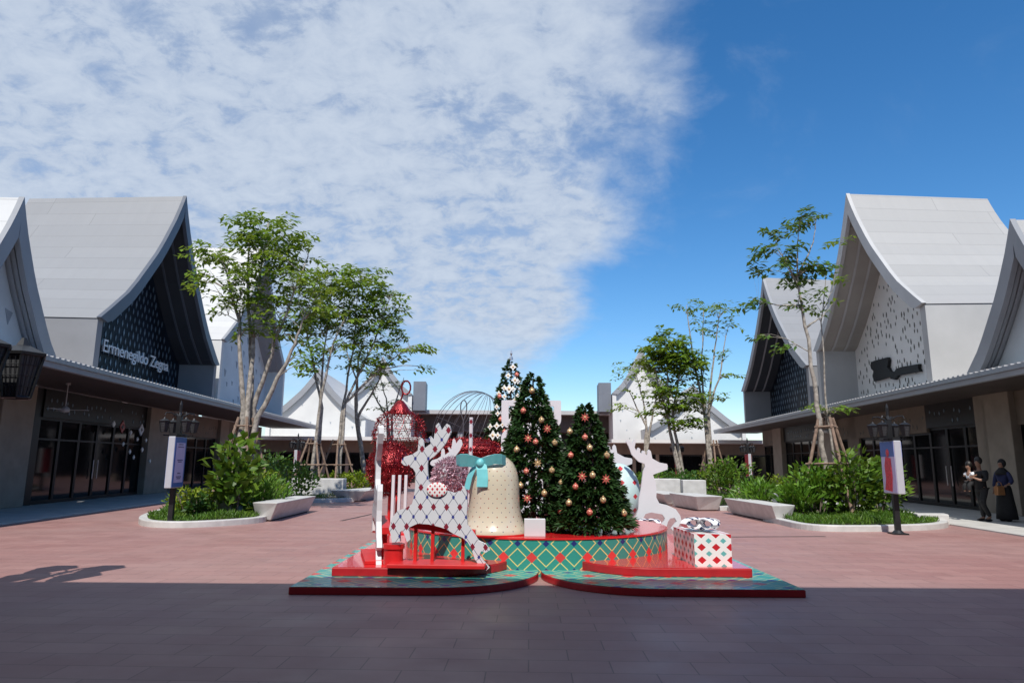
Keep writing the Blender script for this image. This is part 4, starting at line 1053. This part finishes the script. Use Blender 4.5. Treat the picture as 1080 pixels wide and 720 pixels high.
# ------------------------------------------------------------------ artificial Christmas trees
def xmas(label, base, h, r_, seed, n=900, tilt=0, mat='pine', skirt=.16, tuft=.15):
    rs = random.Random(seed)
    o = thing('christmas_tree', label, 'Christmas tree', base, 0, 'decorated Christmas trees'); o.rotation_euler = (0, tilt, 0)
    MB().tube([(0,0,0),(0,0,h*.97)], [.05,.012], 8).build('trunk', M['twig'], o)
    lb = MB()
    for i in range(n):
        f = rs.random()**.62; f = 1-f   # more towards the bottom
        z = skirt + f*(h-skirt); rr = (r_-.10)*(1-f)**.72+.015
        a = rs.uniform(0, 2*math.pi); ring = .5+.5*math.sin(f*h*26+math.sin(a*3))
        k_ = rr*(rs.uniform(.55,1.04) if rs.random() < .35 else rs.uniform(.86,1.1))*(.90+.13*ring)
        p = Vector((k_*math.cos(a), k_*math.sin(a), z)); outd = Vector((math.cos(a), math.sin(a), rs.uniform(-.25,.45)))
        for _ in range(8):
            d = outd + rv(rs)*.75; leaf_quad(lb, p+rv(rs)*.02, d, rv(rs), tuft*rs.uniform(.6,1.15)*(1-.45*f), tuft*.27)
    lb.build('foliage', M[mat], o, fix=False)
    return o
Y1, Y2 = 10.75, 10.35
x1 = atY(562,556,Y1); x2 = atY(624,556,Y2)
h1 = atY(559,394,Y1).z-ZT; h2 = atY(615,426,Y2).z-ZT
T1 = xmas('larger Christmas tree with gold and coral baubles behind the bell', (x1.x,Y1,ZT), h1, .72, 71, 2100, skirt=.06)
T2 = xmas('smaller Christmas tree with gold and coral baubles at the right of the drum', (x2.x,Y2,ZT), h2, .62, 72, 1900, tilt=-.04, skirt=.06)
bpy.context.view_layer.update()
YB = 17.5; xb = atY(538,540,YB); hb = atY(539,378,YB).z
T3 = xmas('tall slender Christmas tree with white flowers standing farthest back', (xb.x,YB,0), hb, .98, 73, 1500, tuft=.18)
MB().lathe([(.05,0),(.045,.06),(.012,.1),(.03,.16),(.006,.26)],(0,0,hb-.03),12).build('finial', M['silver'], T3)
# baubles
gb = MB(); gb.sphere((0,0,0), .046, 16, 10); gb.lathe([(.014,.043),(.014,.058)], seg=8)
g0 = gb.build('gold_bauble', M['gold'], smooth=True)
dm_ = MB()
for k_ in range(10):
    a = k_*2.4; z = -.8+k_*.17; rr = math.sqrt(max(0,1-z*z)); dm_.sphere((rr*math.cos(a)*.040, rr*math.sin(a)*.040, z*.040), .011, 8, 6)
g0d = dm_.build('bauble_dot', M['wire'], g0, True)
cb = MB(); cb.sphere((0,0,0), .044, 16, 10); cb.lathe([(.014,.041),(.014,.056)], seg=8); c0 = cb.build('coral_bauble', M['pink'], smooth=True)
cd_ = MB()
for k_ in range(8):
    a = k_*2.4; z = -.8+k_*.2; rr = math.sqrt(max(0,1-z*z)); cd_.sphere((rr*math.cos(a)*.038, rr*math.sin(a)*.038, z*.038), .011, 8, 6)
c0d = cd_.build('bauble_dot', M['gold'], c0, True)
def starflower(nm, mat, R_, r_, n=8):
    pts = []
    for k_ in range(2*n): a = math.pi*k_/n; q = R_ if k_ % 2 == 0 else r_; pts.append((q*math.cos(a), q*math.sin(a)))
    o = MB().board(pts, -.012, .012).build(nm, mat); MB().sphere((0,-.012,0), r_*.55, 10, 6, (1,.5,1)).build('centre', M['gold'], o, True); return o
s0 = starflower('coral_star', M['pink'], .072, .03); s1 = starflower('gold_star', M['gold'], .072, .03); s2 = starflower('white_flower', M['white_flower'], .085, .045, 4)
pool = {'g': (g0,'gold bauble with dark dots'), 'p': (c0,'coral bauble with gold dots'), 's': (s0,'coral star ornament'), 'f': (s1,'gold star ornament'), 'w': (s2,'white four petal flower')}
cats = {'g':'bauble','p':'bauble','s':'star ornament','f':'star ornament','w':'flower'}
used = set()
def ornament(kind, x, y, Yt, tx, base, h, r_, where, scale=1., tilt=0):
    src, txt = pool[kind]
    p = atY(x, y, Yt-.3)
    for _ in range(4):
        f = min(.97, max(0, (p.z-base-.06)/(h-.06))); rr = (r_-.10)*(1-f)**.72+.11; cx = tx+math.sin(tilt)*(p.z-base)
        dx = p.x-cx; yy = Yt - math.sqrt(max(.03, (rr*1.05)**2-dx*dx)); p = atY(x, y, yy)
    o = src if kind not in used else copy_tree(src)
    used.add(kind); o.location = p; o.scale = (scale,)*3
    ang = math.atan2(p.x-tx, -(p.y-Yt)) if True else 0
    o.rotation_euler = (0, 0, ang*.7)
    tag(o, '%s hanging on the %s' % (txt, where), cats[kind], '%s on the %s' % (txt, where))
for k_, x, y in [('g',561,412),('p',552,433),('g',571,443),('s',557,462),('p',565,466),('g',585,467),('g',545,474),('f',567,488),('g',582,496),('p',555,497),('g',592,509),('s',556,525),('p',591,539),('g',574,520),('g',549,512),('s',577,452)]:
    ornament(k_, x, y, Y1, x1.x, ZT, h1, .72, 'larger Christmas tree')
for k_, x, y in [('g',601,455),('p',617,461),('g',622,472),('g',640,480),('p',602,480),('s',614,502),('g',625,501),('s',639,505),('p',607,513),('g',600,530),('g',636,527),('g',658,541),('p',622,540),('s',617,440)]:
    ornament(k_, x, y, Y2, x2.x, ZT, h2, .62, 'smaller Christmas tree', tilt=-.04)
rs = random.Random(5)
wl = [(541,387,1),(536,396,.9),(543,401,1.1),(532,409,.9),(537,410,1.3),(541,410,.9),(526,415,.8),(532,418,.8),(546,402,.8),(549,410,.8),(546,417,.7),(524,429,.8),(525,436,.8),(535,425,.8),(541,433,.8),(524,449,1),(517,450,.9),(520,459,1.3),(525,459,.9),(530,448,.8),(543,422,.9),(548,425,.9),(539,443,1)]
for x, y, k_ in wl: ornament('w', x, y, YB, xb.x, 0, hb, .98, 'tall slender Christmas tree', 1.15*k_)
for x, y in ((527,418),(528,442),(532,455),(545,395)): ornament('p', x, y, YB, xb.x, 0, hb, .98, 'tall slender Christmas tree', 1.3)

# ------------------------------------------------------------------ white double frame behind the larger tree
YN = 14.6; a_ = atY(529,422,YN); b_ = atY(592,500,YN)
o = thing('number_frame', 'white board cut like a squared figure eight behind the larger tree', 'sign', ((a_.x+b_.x)/2, YN, 0))
wN = (b_.x-a_.x)/2; zt = a_.z; zm = atY(560,452,YN).z; zb = zm-(zt-zm)
def rr_(x0,x1,z0,z1,r,rt_=None,n=6):
    out = []
    rt_ = r if rt_ is None else rt_
    for cx, cz, a0, q in ((x1-r,z0+r,-90,r),(x1-rt_,z1-rt_,0,rt_),(x0+rt_,z1-rt_,90,rt_),(x0+r,z0+r,180,r)):
        for i in range(n+1): a = R(a0+90*i/n); out.append((cx+q*math.cos(a), cz+q*math.sin(a)))
    return out
def ring(outer, inn_, y0, y1):
    mb = MB(); n = len(outer)
    mb.add([(x,y0,z) for x,z in outer]+[(x,y0,z) for x,z in inn_]+[(x,y1,z) for x,z in outer]+[(x,y1,z) for x,z in inn_],
      [(i,(i+1)%n,n+(i+1)%n,n+i) for i in range(n)]+[(2*n+i,3*n+i,3*n+(i+1)%n,2*n+(i+1)%n) for i in range(n)]+[(i,2*n+i,2*n+(i+1)%n,(i+1)%n) for i in range(n)]+[(n+i,n+(i+1)%n,3*n+(i+1)%n,3*n+i) for i in range(n)]); return mb
th_ = .155
ring(rr_(-wN,wN,zm+.002,zt,.20,.03), rr_(-wN+th_,wN-th_,zm+th_,zt-th_*.8,.08,.02), -.06, .06).build('upper_ring', M['white_paint'], o)
ring(rr_(-wN,wN,zb,zm-.002,.20,.20), rr_(-wN+th_,wN-th_,zb+th_,zm-th_,.08,.08), -.06, .06).build('lower_ring', M['white_paint'], o)
bx('stand', M['white_paint'], o, -.25, .25, -.05, .05, .0, zb-.003)

# ------------------------------------------------------------------ red tinsel baubles behind the reindeer
def net_ball(mb, c, rad, nlat=9, nlon=16, wr=.012):
    for i in range(1, nlat):
        a = math.pi*i/nlat; pts = [(c[0]+rad[0]*math.sin(a)*math.cos(2*math.pi*k_/24), c[1]+rad[1]*math.sin(a)*math.sin(2*math.pi*k_/24), c[2]-rad[2]*math.cos(a)) for k_ in range(25)]
        mb.tube(pts, wr, 5, False)
    for k_ in range(nlon):
        b = 2*math.pi*k_/nlon
        mb.tube([(c[0]+rad[0]*math.sin(math.pi*i/14)*math.cos(b+i*.08), c[1]+rad[1]*math.sin(math.pi*i/14)*math.sin(b+i*.08), c[2]-rad[2]*math.cos(math.pi*i/14)) for i in range(15)], wr, 5, False)
def fuzz(mb, c, rad, n, seed, l=.08, keep=1.):
    rs = random.Random(seed)
    for _ in range(n):
        v = rv(rs).normalized(); p = Vector((c[0]+v.x*rad[0], c[1]+v.y*rad[1], c[2]+v.z*rad[2])); leaf_quad(mb, p, rv(rs)+v*.6, rv(rs), l*rs.uniform(.6,1.3), .022)
def tinsel_bauble(label, px_, py_, Y, rad, hook, seed, mat='tinsel', n=1700, name='tinsel_bauble', nw=.007, core=False):
    c = atY(px_, py_, Y)
    o = thing(name, label, 'bauble', (c.x, Y, 0), 0, 'giant wire and tinsel baubles')
    mb = MB(); net_ball(mb, (0,0,c.z), rad, 9, 16, nw); fuzz(mb, (0,0,c.z), rad, n, seed); fuzz(mb, (0,0,c.z), (rad[0]*.93,rad[1]*.93,rad[2]*.93), n, seed+50, .07); mb.build('shell', M[mat], o, fix=False)
    if hook:
        h_ = MB(); zt_ = c.z+rad[2]
        h_.lathe([(.30,-.12),(.16,.10),(.07,.2)], (0,0,zt_), 16, False)
        h_.tube([(.0,0,zt_+.18),(.05,0,zt_+.34)]+[(.13+.11*math.cos(a_), 0, zt_+.52+.17*math.sin(a_)) for a_ in [math.pi*1.25-i*math.pi/6 for i in range(13)]], .022, 7)
        h_.build('hook', M[mat], o)
    if core: MB().sphere((0,0,c.z), 1, 28, 16, tuple(q*.9 for q in rad)).build('core', M[mat], o, True)
    st = MB().tube([(0,0,0),(0,0,c.z-rad[2])], .035, 8).lathe([(.32,0),(.32,.03)], seg=20); st.build('stand', M['red_bar'], o)
    return o
tinsel_bauble('giant red tinsel bauble with hook nearest the left trees', 421, 458, 16.5, (.62,.62,.62), True, 81, n=1100)
tinsel_bauble('lower red tinsel bauble behind the edge-on reindeer', 412, 494, 15.2, (.50,.50,.58), False, 82, n=1300, core=True)
tinsel_bauble('long red tinsel spindle bauble lying behind the bell', 493, 475, 14.8, (.86,.42,.26), False, 83, n=1200, core=True)
tinsel_bauble('pale pink tinsel ball between reindeer and bell', 476, 502, 13.1, (.34,.34,.34), False, 84, 'pink_net', 1300)
c = atY(495,455,18.5)
o = thing('wire_bauble', 'giant bare dark wire bauble frame whose dome shows against the sky', 'bauble', (c.x,18.5,0), 0, 'giant wire and tinsel baubles')
mb = MB(); 
cz = c.z; rad = (.98,.98,1.13)
for k_ in range(13):
    b = math.pi*k_/13
    mb.tube([(rad[0]*math.sin(2*math.pi*i/40)*math.cos(b), rad[1]*math.sin(2*math.pi*i/40)*math.sin(b), cz-rad[2]*math.cos(2*math.pi*i/40)) for i in range(41)], .006, 5, False)
for i in (4,):
    a = math.pi*i/8; mb.tube([(rad[0]*math.sin(a)*math.cos(2*math.pi*k_/32), rad[1]*math.sin(a)*math.sin(2*math.pi*k_/32), cz-rad[2]*math.cos(a)) for k_ in range(33)], .0035, 4, False)
sh_ = mb.build('shell', M['wire'], o, fix=False); sh_.rotation_euler = (0, R(24), 0); sh_.location = (-math.sin(R(24))*cz, 0, cz*(1-math.cos(R(24)))); MB().tube([(0,0,0),(0,0,cz-rad[2])],.04,8).lathe([(.4,0),(.4,.03)],seg=20).build('stand', M['red_bar'], o)
# wire hook finial of a further bauble
q = atY(489,432,17); o = thing('wire_drop', 'thin dark wire teardrop on a stem behind the reindeer antlers', 'ornament', (q.x,17,0))
MB().tube([(0,0,0),(0,0,q.z-.25)],.02,7).build('stem', M['wire'], o)
MB().tube([(.10*math.sin(a_)*math.sin(a_/2), 0, q.z-.02-.26*math.cos(a_)) for a_ in [2*math.pi*i/24 for i in range(25)]], .014, 6, False).build('loop', M['wire'], o)
# mint ornament behind smaller tree
q = atY(655,520,14.5)
o = thing('mint_bauble', 'mint egg shaped bauble with red diamonds behind the smaller tree', 'bauble', (q.x-.04,14.5,0), 0, 'giant printed baubles')
MB().sphere((0,0,q.z), 1, 32, 20, (.44,.44,.62)).build('shell', M['egg'], o, True); MB().tube([(0,0,0),(0,0,q.z-.6)],.05,10).lathe([(.3,0),(.3,.2)],seg=20).build('stand', M['red_bar'], o)

# ------------------------------------------------------------------ gifts
def bow(parent, mat, c, s_):
    for k_ in range(4):
        a = R(25)+k_*math.pi/2; pts = []
        for i in range(13):
            th = math.pi*2*i/12; r_ = .5*(1-math.cos(th)); z = .34*math.sin(th) if True else 0
            pts.append((c[0]+s_*r_*math.cos(a), c[1]+s_*r_*math.sin(a), c[2]+.11+s_*z*.62))
        MB().strip(pts, (-.13*math.sin(a), .13*math.cos(a), 0), .012).build('bow_loop', mat, parent)
    MB().sphere((c[0],c[1],c[2]+.07), 1, 12, 8, (.07,.07,.06)).build('bow_knot', mat, parent, True)
q = gnd(733,597,.2); q2 = gnd(772,597,.2); wd = (q2-q).length
o = thing('gift_box', 'red and white diamond wrapped gift box with spotted bow', 'gift', ((q.x+q2.x)/2, q.y, .2), R(1))
gm = MB(); gm.uv = []
x0, x1_, y0, y1_, hh = -wd/2, wd/2, 0, 1.05, .405
for fc, uvx in ((((x0,y0),(x1_,y0)), 0), (((x1_,y0),(x1_,y1_)), .53), (((x1_,y1_),(x0,y1_)), 2), (((x0,y1_),(x0,y0)), 3)):
    (ax,ay),(bx2,by2) = fc; L_ = math.hypot(bx2-ax, by2-ay); n_ = len(gm.v)
    gm.v += [(ax,ay,0),(bx2,by2,0),(bx2,by2,hh),(ax,ay,hh)]; gm.uv += [(0.095,0.08),(L_+.095,0.08),(L_+.095,hh+.08),(.095,hh+.08)]; gm.f.append((n_,n_+1,n_+2,n_+3))
n_ = len(gm.v); gm.v += [(x0,y0,hh),(x1_,y0,hh),(x1_,y1_,hh),(x0,y1_,hh)]; gm.uv += [(x0,y0),(x1_,y0),(x1_,y1_),(x0,y1_)]; gm.f.append((n_,n_+1,n_+2,n_+3))
gm.build('box', M['gift'], o); bow(o, M['bow_dot'], (-.05,.34,hh), .29)
q = atY(684,551,13.2); o = thing('gift_box', 'small spotted gift with bow under the plain white reindeer', 'gift', (q.x,13.2,.2), R(10)); 
bx('box', M['bow_dot'], o, -.18,.18,-.15,.15,0,max(.1,q.z-.3),.01); bow(o, M['bow_dot'], (0,0,max(.1,q.z-.3)), .26)

# ------------------------------------------------------------------ people
def skin_mesh(name, joints, edges, mat, parent, root=0, sub=2, mats=None):
    me = bpy.data.meshes.new(name); me.from_pydata([j[:3] for j in joints], edges, []); me.update()
    o = bpy.data.objects.new(name, me); COL.objects.link(o)
    md = o.modifiers.new('skin', 'SKIN'); md.use_smooth_shade = True; md.branch_smoothing = .6
    sv = me.skin_vertices[0].data
    for i, j in enumerate(joints):
        rx = j[3]; ry = j[4] if len(j) > 4 else j[3]; sv[i].radius = (rx, ry); sv[i].use_root = (i == root)
    o.modifiers.new('sub', 'SUBSURF').levels = sub; o.modifiers['sub'].render_levels = sub
    bpy.context.view_layer.update()
    m2 = bpy.data.meshes.new_from_object(o.evaluated_get(bpy.context.evaluated_depsgraph_get()))
    bpy.data.objects.remove(o); m2.name = name
    for p in m2.polygons: p.use_smooth = True
    m2.materials.clear(); m2.materials.append(mat)
    r_ = bpy.data.objects.new(name, m2); COL.objects.link(r_); r_.parent = parent
    return r_
def head_parts(parent, c, s_=1., face=(-1,0), hair_mat='hair', long=False):
    """hair cap; the face itself belongs to the body mesh"""
    h = MB().sphere((c[0]-face[0]*.018*s_, c[1]-face[1]*.018*s_, c[2]+.022*s_), 1, 18, 12, (.098*s_,.098*s_,.118*s_))
    h.build('hair', M[hair_mat], parent, True)
def hand(js, es, wrist_i, wrist, d, side, up, s_=1.):
    """palm, four curled fingers and a thumb leaving the side of the palm"""
    d = Vector(d).normalized(); side = Vector(side).normalized(); up = Vector(up).normalized(); wv = Vector(wrist)
    palm = wv + d*.05*s_; js.append((*palm, .026*s_, .018*s_)); pi_ = len(js)-1; es.append((wrist_i, pi_))
    for k_, l in enumerate((.068,.078,.072,.056)):
        off = side*((k_-1.5)*.021*s_)
        a = palm + d*.035*s_ + off; b = a + d*l*.5*s_ - up*.008; c = b + d*l*.4*s_ - up*.03*s_
        n_ = len(js); js += [(*a,.0095*s_),(*b,.009*s_),(*c,.0075*s_)]; es += [(pi_,n_),(n_,n_+1),(n_+1,n_+2)]
    a = palm - d*.015*s_ - side*.032*s_; b = a + d*.03*s_ - side*.02*s_; n_ = len(js); js += [(*a,.011*s_),(*b,.009*s_)]; es += [(pi_,n_),(n_,n_+1)]

# man in black carrying a child, walking, facing left and towards the plaza (local -x)
pm = gnd(1039, 549.5, .035)
man = thing('person', 'person in black shirt and trousers carrying a small child', 'person', pm, R(8))
man.scale = (.96,)*3
J = [(0,0,.92,.10,.08),(0,0,1.08,.095,.075),(0,0,1.28,.11,.075),(0,0,1.42,.07,.06),(-.01,0,1.49,.05),(-.02,0,1.56,.075,.085),(-.025,0,1.64,.085,.098),(-.02,0,1.70,.07,.08),
     (0,.17,1.38,.062),(.02,.25,1.14,.05),(-.14,.24,1.02,.038),(-.26,.16,1.06,.030),
     (0,-.17,1.38,.062),(-.04,-.26,1.16,.05),(-.20,-.20,1.14,.038),(-.28,-.10,1.20,.030),
     (.0,.09,.86,.095),(.03,.09,.48,.062),(.06,.09,.09,.042),(-.10,.09,.045,.035),
     (.0,-.09,.86,.095),(-.10,-.09,.49,.062),(.10,-.09,.12,.042),(-.04,-.09,.05,.035)]
Eg = [(0,1),(1,2),(2,3),(3,4),(4,5),(5,6),(6,7),(2,8),(8,9),(9,10),(10,11),(2,12),(12,13),(13,14),(14,15),(0,16),(16,17),(17,18),(18,19),(0,20),(20,21),(21,22),(22,23)]
hand(J, Eg, 11, J[11][:3], (-.8,-.5,.2), (0,.2,1), (-.3,-.8,0)); hand(J, Eg, 15, J[15][:3], (-.6,.7,.3), (0,-.2,1), (-.3,.6,0))
n_ = len(J); J += [(-.115,0,1.625,.016),(-.095,0,1.56,.014)]; Eg += [(6,n_),(5,n_+1)]      # nose, chin
skin_mesh('body', J, Eg, M['skin'], man)
head_parts(man, (-.02,0,1.665))
JS = [(0,0,.78,.16,.14),(0,0,1.08,.165,.135),(0,0,1.26,.185,.14),(0,0,1.40,.115,.105),(0,.17,1.38,.078),(.02,.25,1.14,.066),(-.13,.24,1.025,.052),(0,-.17,1.38,.078),(-.04,-.26,1.16,.066),(-.18,-.205,1.14,.052)]
skin_mesh('shirt', JS, [(0,1),(1,2),(2,3),(2,4),(4,5),(5,6),(2,7),(7,8),(8,9)], M['black_cloth'], man)
JT = [(0,0,.98,.14,.12),(.0,.09,.84,.108),(.03,.09,.48,.078),(.06,.09,.10,.062),(.0,-.09,.84,.108),(-.10,-.09,.49,.078),(.10,-.09,.13,.062)]
skin_mesh('trousers', JT, [(0,1),(1,2),(2,3),(0,4),(4,5),(5,6)], M['black_cloth'], man)
sh = MB()
for x, y, a in ((-.03,.09,0),(.02,-.09,0)): sh.sphere((x,y,.04), 1, 14, 8, (.135,.05,.042))
sh.build('shoe', M['black_cloth'], man, True)
# the child, held against his chest
ch = thing('person', 'small child in white shirt held on a dark shirted arm', 'person', pm + Vector((-.27,.02,1.04)), R(8))
J = [(0,0,.02,.075,.07),(0,0,.17,.08,.07),(0,0,.27,.05),(-.005,0,.32,.035),(-.01,0,.37,.065,.07),(-.01,0,.45,.072,.078),(-.01,0,.49,.055),(0,.10,.25,.032),(-.06,.14,.15,.026),(.06,.12,.18,.02),(0,-.10,.25,.032),(-.04,-.14,.15,.026),(.06,-.12,.18,.02),(-.03,.06,-.03,.05),(-.13,.08,-.10,.04),(-.12,.08,-.26,.03),(-.03,-.06,-.03,.05),(-.13,-.08,-.10,.04),(-.12,-.08,-.26,.03)]
Eg = [(0,1),(1,2),(2,3),(3,4),(4,5),(5,6),(1,7),(7,8),(8,9),(1,10),(10,11),(11,12),(0,13),(13,14),(14,15),(0,16),(16,17),(17,18)]
hand(J, Eg, 9, J[9][:3], (1,0,.2), (0,.1,1), (0,1,0), .55); hand(J, Eg, 12, J[12][:3], (1,0,.2), (0,-.1,1), (0,-1,0), .55)
n_ = len(J); J += [(-.085,0,.415,.012)]; Eg += [(4,n_)]
skin_mesh('body', J, Eg, M['skin'], ch)
head_parts(ch, (-.005,0,.455), .82)
skin_mesh('shirt', [(0,0,.0,.108,.10),(0,0,.17,.112,.102),(0,0,.265,.058),(0,.10,.25,.046),(-.045,.135,.17,.042),(0,-.10,.25,.046),(-.035,-.135,.17,.042)], [(0,1),(1,2),(1,3),(3,4),(1,5),(5,6)], M['white_cloth'], ch)
skin_mesh('trousers', [(0,0,.02,.088,.085),(-.03,.06,-.03,.064),(-.13,.08,-.10,.054),(-.12,.08,-.24,.042),(-.03,-.06,-.03,.064),(-.13,-.08,-.10,.054),(-.12,-.08,-.24,.042)], [(0,1),(1,2),(2,3),(0,4),(4,5),(5,6)], M['black_cloth'], ch)
# woman in navy top and long black skirt with a tan bag
pw = gnd(1063, 549.5, .035)
wo_ = thing('person', 'person in navy top and long black skirt with dark headscarf', 'person', pw, R(20))
J = [(0,0,.88,.10,.08),(0,0,1.04,.09,.07),(0,0,1.22,.11,.075),(0,0,1.33,.07,.06),(0,0,1.40,.045),(-.01,0,1.46,.07,.08),(-.015,0,1.54,.08,.09),(-.01,0,1.59,.062,.07),(0,.16,1.29,.055),(.0,.22,1.05,.044),(-.04,.24,.86,.032),(0,-.16,1.29,.055),(.0,-.23,1.06,.044),(-.16,-.24,.98,.032),(0,.08,.82,.09),(0,.08,.46,.06),(0,.08,.09,.04),(-.13,.08,.045,.034),(0,-.08,.82,.09),(-.04,-.08,.46,.06),(0,-.08,.09,.04),(-.13,-.08,.045,.034)]
Eg = [(0,1),(1,2),(2,3),(3,4),(4,5),(5,6),(6,7),(2,8),(8,9),(9,10),(2,11),(11,12),(12,13),(0,14),(14,15),(15,16),(16,17),(0,18),(18,19),(19,20),(20,21)]
hand(J, Eg, 10, J[10][:3], (-.1,0,-1), (1,0,0), (0,-1,0), .92); hand(J, Eg, 13, J[13][:3], (-.9,.1,-.2), (0,1,0), (0,0,1), .92)
n_ = len(J); J += [(-.105,0,1.525,.014),(-.085,0,1.465,.014)]; Eg += [(6,n_),(5,n_+1)]
skin_mesh('body', J, Eg, M['skin'], wo_)
skin_mesh('top', [(0,0,.80,.165,.14),(0,0,1.04,.148,.12),(0,0,1.22,.162,.118),(0,0,1.32,.10,.09),(0,.16,1.29,.072),(.0,.22,1.05,.062),(-.035,.24,.90,.05),(0,-.16,1.29,.072),(.0,-.23,1.06,.062),(-.13,-.24,1.0,.05)], [(0,1),(1,2),(2,3),(2,4),(4,5),(5,6),(2,7),(7,8),(8,9)], M['navy_cloth'], wo_)
MB().lathe([(.255,.055),(.235,.30),(.20,.60),(.175,.86),(.15,.95)], seg=28).build('skirt', M['black_cloth'], wo_, True)
sc_ = MB().sphere((.03,0,1.55),1,18,12,(.098,.10,.122)); sc_.lathe([(.175,1.24),(.15,1.33),(.085,1.40),(.065,1.43)], seg=24); sc_.build('headscarf', M['black_cloth'], wo_, True)
sh = MB()
for y in (.08,-.08): sh.sphere((-.06,y,.04),1,12,8,(.12,.045,.04))
sh.build('shoe', M['black_cloth'], wo_, True)
bg_ = thing('handbag', 'tan shoulder handbag hanging at the navy topped side', 'bag', pw + Vector((-.27,-.20,.70)), R(20))
MB().board([(-.15,0),(.15,0),(.13,.24),(-.13,.24)], -.055, .055).build('pouch', M['tan_leather'], bg_, bevel=.02)
MB().tube([(-.12,0,.23),(-.08,0,.33),(.0,0,.36),(.08,0,.33),(.12,0,.23)], .010, 6).build('handle', M['tan_leather'], bg_)
